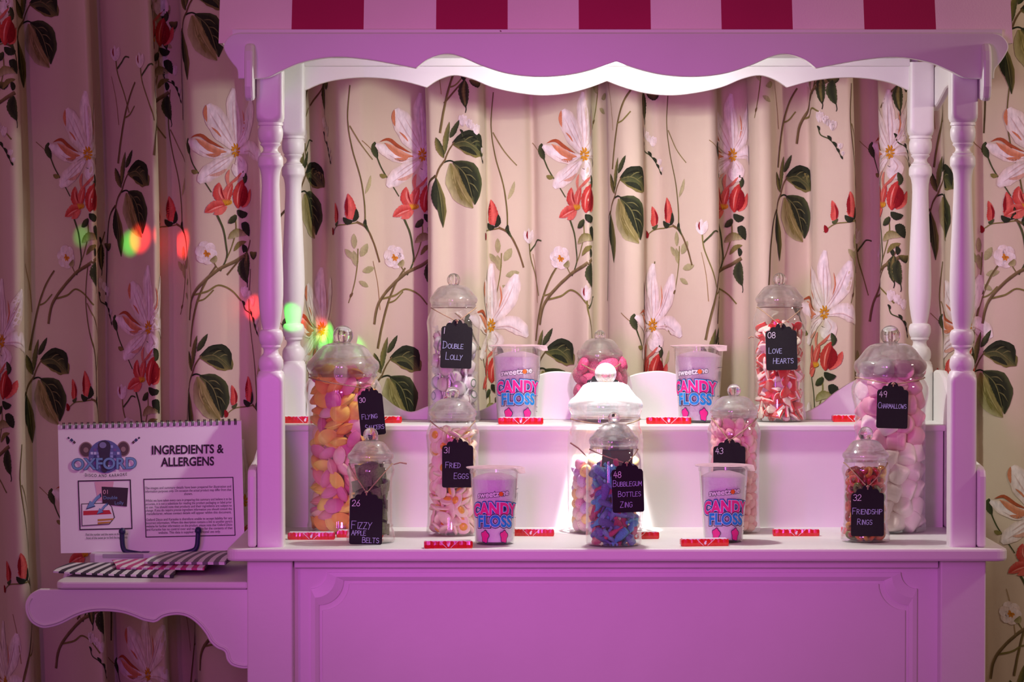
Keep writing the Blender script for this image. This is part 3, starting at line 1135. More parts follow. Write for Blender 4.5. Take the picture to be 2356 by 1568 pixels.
MB().box(CX - .755, CX + .755, .034 + (zb_ - za) * lean, .70 - (zb_ - za) * lean, zb_, zb_ + .01).build('ridge_cap', PINK, aw)

# lamp fittings under the roof board, over the jars
LX, LY = at(1394, 900, .35).x, .25
lampm = mat('lamp_casing', (.75, .75, .75), rough=.3, metal=.6)
lensm = bpy.data.materials.new('lamp_lens')
lensm.use_nodes = True
lensm.node_tree.nodes['Principled BSDF'].inputs['Emission Color'].default_value = (1, .97, .95, 1)
lensm.node_tree.nodes['Principled BSDF'].inputs['Emission Strength'].default_value = 8
lamp = MB().lathe([(0, 0), (.034, 0), (.036, -.004), (.036, -.022), (.032, -.026), (.029, -.026), (.029, -.020), (0, -.020)], (LX, LY, ZR), 32).build('puck_lamp', lampm, cart, smooth=True)
MB().lathe([(0, -.0205), (.0288, -.0205), (.0288, -.022), (0, -.0225)], (LX, LY, ZR), 32).build('lamp_lens', lensm, lamp)
light('puck_lamp_beam', 'SPOT', (LX, LY, ZR - .03), (LX, .352, TOPZ + .32), 4200, (1.0, .98, .98), spot_size=math.radians(12.5), spot_blend=.6, shadow_soft_size=.02)
light('puck_lamp_glow', 'AREA', (LX, LY, ZR - .032), (LX, LY + .02, 0), 4.5, (1.0, .97, .93), shape='DISK', size=.06)
light('puck_lamp_spill', 'POINT', (LX, LY, ZR - .045), (LX, LY, 0), 9.4, (.95, 1.0, .90), shadow_soft_size=.03)

# fold-out side shelf with scrolled brackets
ZFL = at(300, 1337, .06).z
fx0 = xat(125, .06)
flap = [(fx0 + .012, .055), (CX - bw, .055), (CX - bw, .58), (fx0 + .06, .58), (fx0 + .045, .55), (fx0 + .0, .10), (fx0 + .002, .065)]
MB().prism([(x, y, ZFL) for x, y in flap][::-1], (0, 0, zat(1354, .06) - ZFL)).build('side_shelf', PAINT, cart, bevel=.004)
br = curve2([[(581, 1535), (563, 1536.5), (547, 1534), (532, 1528), (522, 1515), (517, 1498), (499, 1489), (484, 1475), (474, 1457), (458, 1437), (438, 1421), (418, 1414), (397, 1414),
              (377, 1419), (364, 1428), (354, 1431)],
             [(354, 1431), (331, 1426.5), (306, 1416.5), (280, 1408.5), (245, 1405), (209, 1407), (178, 1416.5), (143, 1434), (117, 1442), (97, 1443), (76, 1433), (64, 1416.5), (59, 1396),
              (62.5, 1378), (74, 1363), (92, 1354)], [(92, 1354), (581, 1354)]], 5)
for yb in (.062, .53):
    q = [at(x, y, .07) for x, y in br]
    q = [Vector((p.x, yb, p.z)) for p in q]
    o = MB().prism(q, (0, .02, 0)).build('bracket', PAINT, cart, bevel=.003)
    # bead run along the shaped edge
    cen = len(q)
    sg = 1 if sum(q[k].x * q[(k + 1) % cen].z - q[(k + 1) % cen].x * q[k].z for k in range(cen)) > 0 else -1
    inn = []
    for k in range(1, cen - 12):
        t = q[k + 1] - q[k - 1]
        if t.length < 1e-6:
            continue
        t.normalize()
        p = q[k] + Vector((-t.z, 0, t.x)) * sg * .0068
        inn.append(Vector((p.x, yb - .0002, p.z)))
    MB().tube(inn, .0024, 8).build('edge_bead', PAINT, o, smooth=True)

# ------------------------------------------------------------------ sweet jars
BIG = dict(body=[(0, 0), (72, 0), (79, 2), (83, 7), (83.5, 16), (81, 25), (81, 32), (81, 150), (81, 270), (82, 288), (86, 304), (89, 320), (88, 334), (82, 346), (77, 352), (76.5, 366)],
           lid=[(78, 358), (79, 363), (77.5, 365), (80, 369), (83, 375), (84, 383), (81.5, 391), (74, 398), (66, 408), (58, 419), (48, 428), (34, 433), (21, 435)], knob=(17.5, 439, 452, 23))
SMALL = dict(body=[(0, 0), (48, 0), (54, 2), (56.5, 7), (56, 16), (53, 28), (50.5, 36), (52, 40), (50, 44), (49.5, 60), (49.5, 138), (51, 150), (54.5, 160), (55.5, 168), (53, 176), (48.5, 181), (47.5, 192)],
             lid=[(49.5, 184), (50, 188), (48.5, 189.5), (52, 193), (54, 198), (53, 203), (47, 209), (41, 217), (36, 225), (28, 232), (16, 235)], knob=(12.5, 238, 248, 17))
MED = dict(body=[(0, 0), (54, 0), (59, 2), (61.5, 7), (61, 18), (59, 30), (58.5, 60), (59, 195), (61, 218), (62.5, 228), (60, 240), (54, 253), (50.5, 262), (50, 276)],
           lid=[(51.5, 265), (52, 269), (50.5, 270.5), (53.5, 274), (55.5, 280), (54, 286), (48, 293), (42, 301), (36, 308), (26, 313), (15, 315)], knob=(12, 317, 326.5, 15.5))
ROUND = dict(body=[(0, 0), (57, 0), (62, 2), (64.5, 7), (64.5, 20), (64, 100), (64, 185), (62.5, 200), (58, 212), (54.5, 219), (54, 232)],
             lid=[(55, 224), (55.5, 229), (54, 230.5), (57, 235), (58, 242), (55.5, 249), (48, 256), (42, 264), (36, 273), (27, 280), (15, 283)], knob=(13.5, 286, 293.5, 14))
GLOBE = dict(body=[(0, 0), (44, 0), (50, 3), (58, 14), (68, 40), (75, 70), (75, 85), (71, 102), (63, 118), (54, 131), (51, 138), (50, 150)],
             lid=[(51, 140), (51.5, 145), (50, 146.5), (53, 150), (53.5, 157), (50, 163), (44, 170), (39, 178), (32, 186), (24, 190), (14, 192)], knob=(11.5, 193.5, 198, 13))
WIDE = dict(body=[(0, 0), (78, 0), (84, 3), (87, 10), (88, 30), (88, 130), (88, 205), (86.5, 224), (83, 236), (79, 243), (78, 274)],
            lid=[(80, 264), (80.5, 270), (79, 272), (83, 279), (86, 288), (86, 297), (81, 305), (70, 314), (61, 325), (52, 338), (40, 344), (24, 346)], knob=(20, 349, 365, 25))


def jar(kind, px, py, label, name='sweet_jar', shelf=False, yfront=None):
    Z = ZS if shelf else TOPZ
    base = onz(px, py, Z)
    s = mpp(base.y + .06)
    r0 = kind['body'][2][0] * s
    yc = (yfront if yfront is not None else base.y) + r0
    s = mpp(yc)
    loc = Vector((at(px, py, yc).x, yc, Z))
    j = thing(name, label, 'jar', loc, 'clear sweet jars on the cart')
    P = [(r * s, h * s) for r, h in kind['body']]
    th = .0018
    inn = [(max(r - th, 0), max(h, .003)) for r, h in P[2:]]
    inner = [(0, .003)] + inn
    prof = P + inner[::-1]
    MB().lathe(prof, seg=56).build('jar_body', JAR, j, smooth=True)
    Lp = [(r * s, h * s) for r, h in kind['lid']]
    kr, kh, kc, R = kind['knob']
    kn = [(kr * s, kh * s)]
    for a in range(-55, 91, 12):
        kn.append((max(R * s * math.cos(math.radians(a)), 0), (kc + R * math.sin(math.radians(a))) * s))
    kn.append((0, (kc + R) * s))
    linn = [(max(r - .0022, 0), h - .0012) for r, h in Lp[4:]]
    shell = Lp + [(0, Lp[-1][1] + .0005)]
    inner_l = [(0, Lp[-1][1] - .0016)] + [(max(r_ - .0022, 0), h_ - .0010) for r_, h_ in Lp[::-1][:-3]] + [(Lp[0][0] - .0022, Lp[0][1])]
    lid = MB().lathe(shell + inner_l, seg=64, close=True)
    lo = lid.build('lid', LIDM, j, smooth=True)
    kp = [(0, kh * s - .001), (kr * s, kh * s - .001)] + kn
    MB().lathe(kp, seg=40).build('lid_knob', KNOBM, lo, smooth=True)
    # threads of the neck
    nz, nr = kind['body'][-1][1] * s, kind['body'][-1][0] * s
    return dict(o=j, loc=loc, s=s, kind=kind, R=min(r for r, h in kind['body'][4:9]) * s - .0025, neck=(kind['lid'][0][0] * s, (kind['lid'][0][1] - 3) * s))


J = {}
J['saucer'] = jar(BIG, 790, 1226, 'tall clear jar of pastel flying saucer sweets beside the left post', yfront=.292)
J['mallow'] = jar(BIG, 2047, 1226, 'tall clear jar of pink and white marshmallows near the right post', yfront=.292)
J['apple'] = jar(SMALL, 853, 1252, 'small clear jar of dark green fizzy belts in front of the flying saucer jar')
J['ring'] = jar(SMALL, 1991, 1250, 'small clear jar of red and orange gummy rings in front of the marshmallow jar')
J['egg'] = jar(MED, 1042, 1235, 'clear jar of fried egg sweets behind a candy floss cup')
J['pink'] = jar(MED, 1688, 1229, 'clear jar of pale pink foam sweets tagged 43 behind a candy floss cup')
J['lolly'] = jar(MED, 1044, 973, 'clear jar of wrapped lollies on the upper shelf', shelf=True)
J['heart'] = jar(MED, 1793, 972, 'clear jar of red and white heart sweets on the upper shelf', shelf=True)
J['glitter'] = jar(GLOBE, 1380, 972, 'round bellied clear jar of pink speckled sweets on the upper shelf', shelf=True)
J['mini'] = jar(WIDE, 1393, 1236, 'wide clear jar of pastel mini eggs with brightly lit lid, centre of counter', yfront=.275)
J['bottle'] = jar(ROUND, 1412, 1260, 'clear jar of blue and pink sugared bottles, front centre of the counter', yfront=.022)


# ------------------------------------------------------------------ sweets
def rand_rot():
    q = rng.normal(size=4)
    return Quaternion(q / np.linalg.norm(q)).to_matrix()


def pack(n, R, h, r, iters=150, seed=1, taper=None):
    """settle n soft balls of radius r in a cylinder; returns centres"""
    g = np.random.default_rng(seed)
    a = g.uniform(0, 2 * np.pi, n)
    q = np.sqrt(g.uniform(0, 1, n)) * (R - r * .8)
    P = np.stack([q * np.cos(a), q * np.sin(a), r + g.uniform(0, 1, n) * (h - r)], 1)
    for it in range(iters):
        P[:, 2] -= r * .008
        d = P[:, None] - P[None]
        L = np.linalg.norm(d, axis=2) + np.eye(n)
        ov = np.clip(2 * r - L, 0, None) * (1 - np.eye(n))
        P += (d / L[..., None] * ov[..., None] * .34).sum(1)
        rho = np.hypot(P[:, 0], P[:, 1]) + 1e-9
        k = np.minimum(1, (R - r * .8) / rho)
        P[:, 0] *= k
        P[:, 1] *= k
        P[:, 2] = np.clip(P[:, 2], r * .75, h)
    return P


def where(c, h):
    lv = ('bottom layer', 'lower part', 'middle', 'upper part', 'top layer')[min(4, int(max(c[2], 0) / h * 5))]
    sd = 'left' if c[0] < -.012 else ('right' if c[0] > .012 else 'centre')
    return '%s %s, %s' % ('front' if c[1] < 0 else 'back', sd, lv)


def fill(J_, n, h, r, axes, protos, seed, group, cat, names, labels, z0=.003, align=None, R=None):
    """drop n sweets into a jar: each is a copy of one of the prototypes (meshes with optional part meshes)"""
    R = R or J_['R']
    n = min(300, int(.74 * math.pi * R * R * h / (4.19 * r ** 3))) if n > 0 else -n
    C = pack(n, R, h, r, seed=seed)
    ax = np.array(axes)
    out = []
    for i, c in enumerate(C):
        M = rand_rot() if align is None else align(i, c)
        A = np.array(M)
        k = int(rng.integers(len(protos)))
        rho = math.hypot(c[0], c[1])
        if rho < R - 3.3 * r and c[2] < h - 3 * r:
            continue                      # buried in the middle, out of sight from every side
        dirv = np.array([c[0], c[1], 0]) / (rho + 1e-9)
        ext = np.linalg.norm(ax * (A.T @ dirv))
        rho2 = max(min(rho, R - ext - .0005), 0)
        ez = np.linalg.norm(ax * (A.T @ np.array([0, 0, 1])))
        z = max(c[2], ez)
        pos = Vector((dirv[0] * rho2, dirv[1] * rho2, z + z0)) + J_['loc']
        me, parts = protos[k]
        o = link(names[k], me)
        o.matrix_world = Matrix.Translation(pos) @ M.to_4x4()
        tag(o, labels[k] + ', ' + where(c, h), cat, group)
        for pn, pm in parts:
            link(pn, pm, o)
        out.append(o)
    return out


def blob(name, axes, mat_, bumps=.0, seg=14, rings=9, seed=0, power=1.0):
    g = np.random.default_rng(seed)
    m = MB()
    ph = g.uniform(0, 6, 4)
    prof = []
    vs, fs = [], []
    for j in range(rings + 1):
        t = math.pi * j / rings
        for i in range(seg):
            a = 2 * math.pi * i / seg
            v = np.array([math.sin(t) * math.cos(a), math.sin(t) * math.sin(a), math.cos(t)])
            v = np.sign(v) * np.abs(v) ** power
            f = 1 + bumps * (math.sin(3 * v[0] + ph[0]) + math.sin(4 * v[1] + ph[1]) + math.sin(3.5 * v[2] + ph[2])) / 2
            vs.append(tuple(v * f * np.array(axes)))
    for j in range(rings):
        for i in range(seg):
            k = (i + 1) % seg
            fs.append((j * seg + i, j * seg + k, (j + 1) * seg + k, (j + 1) * seg + i))
    m.add(vs, fs)
    me = m.mesh(name, mat_, True)
    bm = bmesh.new()
    bm.from_mesh(me)
    bmesh.ops.remove_doubles(bm, verts=bm.verts, dist=1e-6)
    bmesh.ops.recalc_face_normals(bm, faces=bm.faces)
    bm.to_mesh(me)
    bm.free()
    return me


def candy(name, srgb, **kw):
    return mat(name, s2l(srgb), **{**dict(rough=.6, sss=0, var=.05, vscale=60), **kw})


# flying saucers
def saucer_mesh(m_):
    a, c = .0208, .0098
    pr = [(0, c), (a * .3, c * .95), (a * .6, c * .72), (a * .82, c * .36), (a * .9, c * .12), (a, c * .07), (a, -c * .07), (a * .9, -c * .12), (a * .82, -c * .36), (a * .6, -c * .72), (a * .3, -c * .95), (0, -c)]
    return MB().lathe(pr, seg=20).mesh('flying_saucer', m_, True)


cols = [('yellow', (250, 208, 92)), ('orange', (250, 172, 84)), ('pink', (240, 150, 168)), ('pale pink', (248, 206, 200)), ('yellow', (252, 214, 104)), ('magenta pink', (228, 120, 170))]
pro = [(saucer_mesh(candy('saucer_%d' % i, c, rough=.8, bump=.1, bscale=300)), []) for i, (n_, c) in enumerate(cols)]
fill(J['saucer'], 104, 362 * J['saucer']['s'], .0150, (.0208, .0208, .0098), pro, 3, 'flying saucers in the tall jar', 'sweet', ['flying_saucer'] * 6,
     [n_ + ' flying saucer sweet in the jar tagged 30' for n_, c in cols])


# marshmallows
def mallow_mesh(m_, r, h):
    pr = [(0, h)] + [(r - .006 + .006 * math.sin(math.radians(a)), h - .006 + .006 * math.cos(math.radians(a))) for a in range(0, 91, 30)]
    pr += [(r, 0)] + [(x, -z) for x, z in pr[::-1]]
    return MB().lathe(pr, seg=20).mesh('marshmallow', m_, True)


mp_ = candy('mallow_pink', (236, 168, 190), rough=.75)
mw_ = candy('mallow_white', (246, 226, 226), rough=.75)
pro = [(mallow_mesh(mp_, .021, .020), [])]
Jm = J['mallow']
C = pack(112, Jm['R'], 368 * Jm['s'], .0205, seed=5)
mes = (mallow_mesh(mp_, .021, .019), mallow_mesh(mw_, .021, .0195))
for c in C:
    A = rand_rot()
    k = 0 if (c[2] > 205 * Jm['s'] or (c[2] > 190 * Jm['s'] and rng.random() < .5)) else 1
    if c[2] > 230 * Jm['s'] and rng.random() < .25:
        k = 1
    rho = math.hypot(c[0], c[1])
    ext = .0215
    f = min(1, (Jm['R'] - ext) / (rho + 1e-9))
    o = link('marshmallow', mes[k])
    o.matrix_world = Matrix.Translation(Jm['loc'] + Vector((c[0] * f, c[1] * f, max(c[2], .022) + .003))) @ A.to_4x4()
    tag(o, ('pink marshmallow in the jar tagged 49', 'white marshmallow in the jar tagged 49')[k] + ', ' + where(c, 345 * Jm['s']), 'marshmallow', 'marshmallows in the tall jar')


# love hearts: red jelly with a white foam back
def heart_mesh():
    pts = []
    for i in range(20):
        t = 2 * math.pi * i / 20
        x = 16 * math.sin(t) ** 3
        y = 13 * math.cos(t) - 5 * math.cos(2 * t) - 2 * math.cos(3 * t) - math.cos(4 * t)
        pts.append((x / 16 * .0172, (y + 2) / 16 * .0163))
    m = MB()
    n = len(pts)
    for (z0, z1, mi) in ((0, .0042, 0), (0, -.0040, 1)):
        vs = [(x, y, z0) for x, y in pts] + [(x * .97, y * .97, z1 * .6) for x, y in pts] + [(x * .8, y * .8, z1) for x, y in pts] + [(0, .001, z1 * 1.12)]
        fs = []
        for k in (0, 1):
            fs += [(k * n + i, k * n + (i + 1) % n, (k + 1) * n + (i + 1) % n, (k + 1) * n + i) for i in range(n)]
        fs += [(2 * n + i, 2 * n + (i + 1) % n, 3 * n) for i in range(n)]
        m.add(vs, fs, mi)
    return m


hr = mat('heart_red_jelly', s2l((214, 30, 38)), rough=.25, coat=.4)
hwm = candy('heart_white_foam', (248, 226, 214), rough=.7)
me_h = heart_mesh().mesh('heart_sweet', [hr, hwm], False)
fill(J['heart'], 150, 214 * J['heart']['s'], .0112, (.0172, .0166, .0045), [(me_h, [])], 8, 'heart sweets in the jar', 'sweet', ['heart_sweet'], ['red and white heart sweet in the jar tagged 08'])


# fried eggs
def fried_mesh(seed):
    g = np.random.default_rng(seed)
    ph = g.uniform(0, 6, 3)
    R = lambda a: .0165 * (1 + .10 * math.sin(2 * a + ph[0]) + .06 * math.sin(3 * a + ph[1]))
    vs, fs = [], []
    seg = 18
    for k, (f, z) in enumerate(((.0, -.003), (.85, -.0035), (1, -.001), (.95, .0018), (.6, .0036), (0, .0042))):
        for i in range(seg):
            a = 2 * math.pi * i / seg
            vs.append((R(a) * f * math.cos(a), R(a) * f * math.sin(a), z))
    for k in range(5):
        for i in range(seg):
            j = (i + 1) % seg
            fs.append((k * seg + i, k * seg + j, (k + 1) * seg + j, (k + 1) * seg + i))
    return MB().add(vs, fs).mesh('fried_egg_sweet', candy('egg_white_foam', (250, 226, 202), rough=.6), True)


yolk = MB().lathe([(0, .0072), (.004, .0066), (.0072, .0050), (.0086, .0034), (.0088, .002)], (.001, 0, 0), 16).mesh('yolk', mat('egg_yolk_jelly', s2l((244, 178, 40)), rough=.3, coat=.3), True)
pro = [(fried_mesh(i), [('yolk', yolk)]) for i in range(3)]
fill(J['egg'], 96, 228 * J['egg']['s'], .0112, (.0170, .0170, .0055), pro, 11, 'fried egg sweets in the jar', 'sweet', ['fried_egg_sweet'] * 3, ['fried egg sweet in the jar tagged 31'] * 3)

# pale pink foam sweets
pk = candy('pink_foam', (238, 166, 176), rough=.7, var=.08, vscale=90)
pk2 = candy('pink_foam_light', (244, 190, 190), rough=.7, var=.08, vscale=90)
pro = [(blob('foam_sweet', (.0150, .0115, .0088), m_, .10, seed=i), []) for i, m_ in enumerate((pk, pk2, pk, pk2))]
fill(J['pink'], 150, 248 * J['pink']['s'], .0104, (.0155, .012, .009), pro, 13, 'pale pink foam sweets in the jar', 'sweet', ['foam_sweet'] * 4, ['pale pink foam sweet in the jar tagged 43'] * 4)

# mini eggs
ecol = [('pale yellow', (246, 214, 130)), ('lilac', (206, 176, 214)), ('pale pink', (240, 176, 196)), ('cream', (240, 224, 200)), ('apricot', (240, 192, 140))]


def egg_mesh(i, c):
    m_ = candy('mini_egg_shell_%d' % i, c, rough=.45)
    nt = m_.node_tree
    b = nt.nodes['Principled BSDF']
    src = b.inputs['Base Color'].links[0].from_socket
    tc = nt.nodes.new('ShaderNodeTexCoord')
    v = nt.nodes.new('ShaderNodeTexVoronoi')
    v.inputs['Scale'].default_value = 260
    nt.links.new(tc.outputs['Object'], v.inputs['Vector'])
    r = nt.nodes.new('ShaderNodeMath')
    r.operation = 'LESS_THAN'
    r.inputs[1].default_value = .16
    nt.links.new(v.outputs['Distance'], r.inputs[0])
    mx = nt.nodes.new('ShaderNodeMix')
    mx.data_type = 'RGBA'
    nt.links.new(r.outputs[0], mx.inputs[0])
    nt.links.new(src, mx.inputs[6])
    mx.inputs[7].default_value = s2l((120, 86, 66)) + (1,)
    nt.links.new(mx.outputs[2], b.inputs['Base Color'])
    pr = [(0, .0150)]
    for a in range(12, 180, 14):
        t = math.radians(a)
        z = .0145 * math.cos(t)
        pr.append((.0112 * math.sin(t) * (1 - .10 * math.cos(t)), z))
    pr.append((0, -.0140))
    return MB().lathe(pr, seg=18).mesh('mini_egg', m_, True)


pro = [(egg_mesh(i, c), []) for i, (n_, c) in enumerate(ecol)]
fill(J['mini'], 168, 158 * J['mini']['s'], .0122, (.0115, .0115, .0148), pro, 17, 'mini eggs in the wide jar', 'sweet', ['mini_egg'] * 5,
     [n_ + ' speckled mini egg in the wide jar' for n_, c in ecol])


# sugared bottles
def bottle_mesh(i, c):
    m_ = candy('sugared_jelly_%d' % i, c, rough=.55, bump=.9, bscale=900, var=.22, vscale=500)
    pr = [(0, -.021), (.006, -.021), (.0085, -.018), (.0088, -.006), (.0078, .002), (.005, .009), (.0036, .013), (.0034, .018), (.0042, .019), (.004, .021), (0, .0215)]
    me = MB().lathe(pr, seg=14).mesh('jelly_bottle', m_, True)
    for v in me.vertices:
        v.co.y *= .62
    return me


bcol = [('sky blue', (86, 190, 216)), ('violet blue', (120, 110, 190)), ('pale blue', (130, 176, 214)), ('raspberry pink', (206, 66, 116)), ('grey blue', (104, 128, 178))]
pro = [(bottle_mesh(i, c), []) for i, (n_, c) in enumerate(bcol)]
fill(J['bottle'], 112, 168 * J['bottle']['s'], .0108, (.0088, .0056, .0212), pro, 19, 'sugared bottles in the jar', 'sweet', ['jelly_bottle'] * 5,
     [n_ + ' sugared jelly bottle in the jar tagged 48' for n_, c in bcol])

# friendship rings
rcol = [('red', (206, 30, 26)), ('orange', (226, 104, 26)), ('amber', (226, 160, 40)), ('dark red', (160, 16, 24)), ('green', (120, 140, 50))]


def ring_mesh(i, c):
    m = MB()
    n = 16
    m.tube([(.0088 * math.cos(2 * math.pi * k / n), .0088 * math.sin(2 * math.pi * k / n), 0) for k in range(n)], .0044, 8, closed=True)
    m_ = mat('gummy_ring_%d' % i, s2l(c), rough=.3, coat=.3)
    m_.node_tree.nodes['Principled BSDF'].inputs['Transmission Weight'].default_value = .25
    return m.mesh('gummy_ring', m_, True)


pro = [(ring_mesh(i, c), []) for i, (n_, c) in enumerate(rcol)]
fill(J['ring'], 96, 158 * J['ring']['s'], .0094, (.0132, .0132, .0044), pro[:3] + pro[:1] + pro[3:], 23, 'gummy rings in the small jar', 'sweet', ['gummy_ring'] * 6,
     [n_ + ' gummy ring in the jar tagged 32' for n_ in ('red', 'orange', 'amber', 'red', 'dark red', 'green')])

# pink speckled sweets
gm = mat('pink_speckled_coating', s2l((224, 84, 128)), rough=.5, bump=.8, bscale=700, var=.45, vscale=420)
gm2 = mat('pink_jelly_back', s2l((222, 70, 110)), rough=.4, var=.1)
pro = [(blob('speckled_sweet', (.024, .022, .013), m_, .08, seed=30 + i), []) for i, m_ in enumerate((gm, gm, gm2))]
fill(J['glitter'], 30, 128 * J['glitter']['s'], .0170, (.0245, .0225, .0132), pro, 29, 'pink speckled sweets in the round jar', 'sweet', ['speckled_sweet'] * 3,
     ['pink speckled sweet in the round bellied jar'] * 3, R=.060)

# fizzy apple belts: sugared ribbons folded into the jar
bm_ = mat('sour_belt_sugar', s2l((122, 132, 92)), rough=.8, bump=.9, bscale=800, var=.3, vscale=400)
Ja = J['apple']
for i in range(14):
    g = random.Random(100 + i)
    z = .012 + (i % 7) * .0192 + (.008 if i >= 7 else 0)
    R = Ja['R'] * (.88 if i < 6 else (.72 if i == 6 else .60))
    a0 = g.uniform(0, 6.28)
    n = 34
    spine, wid = [], []
    for k in range(n):
        t = k / (n - 1)
        a = a0 + t * 5.6
        rr = R * (.90 + .09 * math.sin(7 * t * 6.28 * .5 + i))
        spine.append(Vector((rr * math.cos(a), rr * math.sin(a), z + .007 * math.sin(t * 9 + i) + t * .006)))
    m = MB()
    vs, fs = [], []
    for k, p in enumerate(spine):
        rad = Vector((p.x, p.y, 0)).normalized()
        up = Vector((0, 0, 1)) * .0105 + rad * .0025 * math.sin(k * .9 + i)
        for sgn, th in ((1, .0016), (-1, .0016), (-1, -.0016), (1, -.0016)):
            vs.append(p + up * sgn + rad * th)
    for k in range(n - 1):
        for q in range(4):
            q2 = (q + 1) % 4
            fs.append((k * 4 + q, k * 4 + q2, (k + 1) * 4 + q2, (k + 1) * 4 + q))
    fs += [(0, 1, 2, 3), tuple((n - 1) * 4 + q for q in (3, 2, 1, 0))]
    m.add(vs, fs)
    o = m.build('sour_belt', bm_, smooth=True, loc=Ja['loc'] + Vector((0, 0, .003)))
    tag(o, 'dark green sugared belt in the jar tagged 26, %s coil, layer %d up' % ('outer' if i < 7 else 'inner', i % 7 + 1), 'sweet', 'sour belts in the small jar')

# wrapped lollies
wr = plastic_mat('lolly_wrapper', tint=(.97, .97, .97), haze=.35, rough=.15)
st_m = mat('lolly_stick', (.85, .83, .82), rough=.5)
lcol = [(236, 210, 214), (232, 226, 220), (214, 196, 222), (240, 220, 216)]
lblob = []
for i, c in enumerate(lcol):
    hm = candy('lolly_candy_%d' % i, c, rough=.4)
    band = mat('lolly_band_%d' % i, s2l([(60, 52, 60), (84, 130, 80), (96, 80, 140), (150, 60, 70)][i]), rough=.4)
    head = MB()
    head.lathe([(0, .0125), (.008, .0118), (.0125, .009), (.0148, .003), (.0150, 0), (.0148, -.003), (.0125, -.009), (.008, -.0118), (0, -.0125)], seg=18)
    hme = head.mesh('lolly', hm, True)
    pr = MB().lathe([(.0151, .0018), (.0153, 0), (.0151, -.0018)], seg=18)
    pr.lathe([(.0092, .0119), (.0072, .0124)], seg=12)
    prm = pr.mesh('wrapper_print', band, True)
    st = MB().tube([(.012, 0, 0), (.060, .0, .0)], .0021, 8).mesh('stick', st_m, True)
    tw = MB().lathe([(.0158, .004), (.0165, 0), (.0158, -.004), (.012, -.012), (0, -.0145)], seg=12)
    tw.add([(-.012, .006, .004), (-.026, .013, .010), (-.028, -.002, -.004), (-.024, -.012, .006), (-.012, -.006, -.004)], [(0, 1, 2, 4), (2, 3, 4)])
    wm = tw.mesh('wrapper', wr, True)
    lblob.append((hme, [('wrapper_print', prm), ('stick', st), ('wrapper', wm)]))


def lolly_align(i, c):
    g = random.Random(i * 3 + 1)
    # stick points steeply up or down, leaning inwards
    sgn = 1 if c[2] < .06 else (-1 if g.random() < .55 else 1)
    a = math.atan2(c[1], c[0])
    w_ = g.choice((-1, 1)) * g.uniform(.1, .55)
    v = Vector((-math.sin(a) * w_ - math.cos(a) * .06, math.cos(a) * w_ - math.sin(a) * .06, sgn)).normalized()
    q = v.to_track_quat('X', 'Y')
    return (q.to_matrix() @ Matrix.Rotation(g.uniform(0, 6.28), 3, 'X'))


fill(J['lolly'], -36, 205 * J['lolly']['s'], .0165, (.0165, .0165, .0145), lblob, 31, 'wrapped lollies in the jar', 'lolly', ['wrapped_lolly'] * 4,
     ['cellophane wrapped lolly with white stick in the jar tagged 1'] * 4, align=lolly_align)

# ------------------------------------------------------------------ chalkboard tags
BLK = mat('chalkboard_card', (.010, .010, .011), rough=.75, bump=.1, bscale=500, spec=.3)
CHK = mat('chalk_ink', (.46, .56, .80), rough=.9)
CHW = mat('chalk_ink_white', (.80, .80, .86), rough=.9)
TWN = mat('jute_twine', (.42, .28, .17), rough=.9, bump=.6, bscale=900, var=.2, vscale=200)


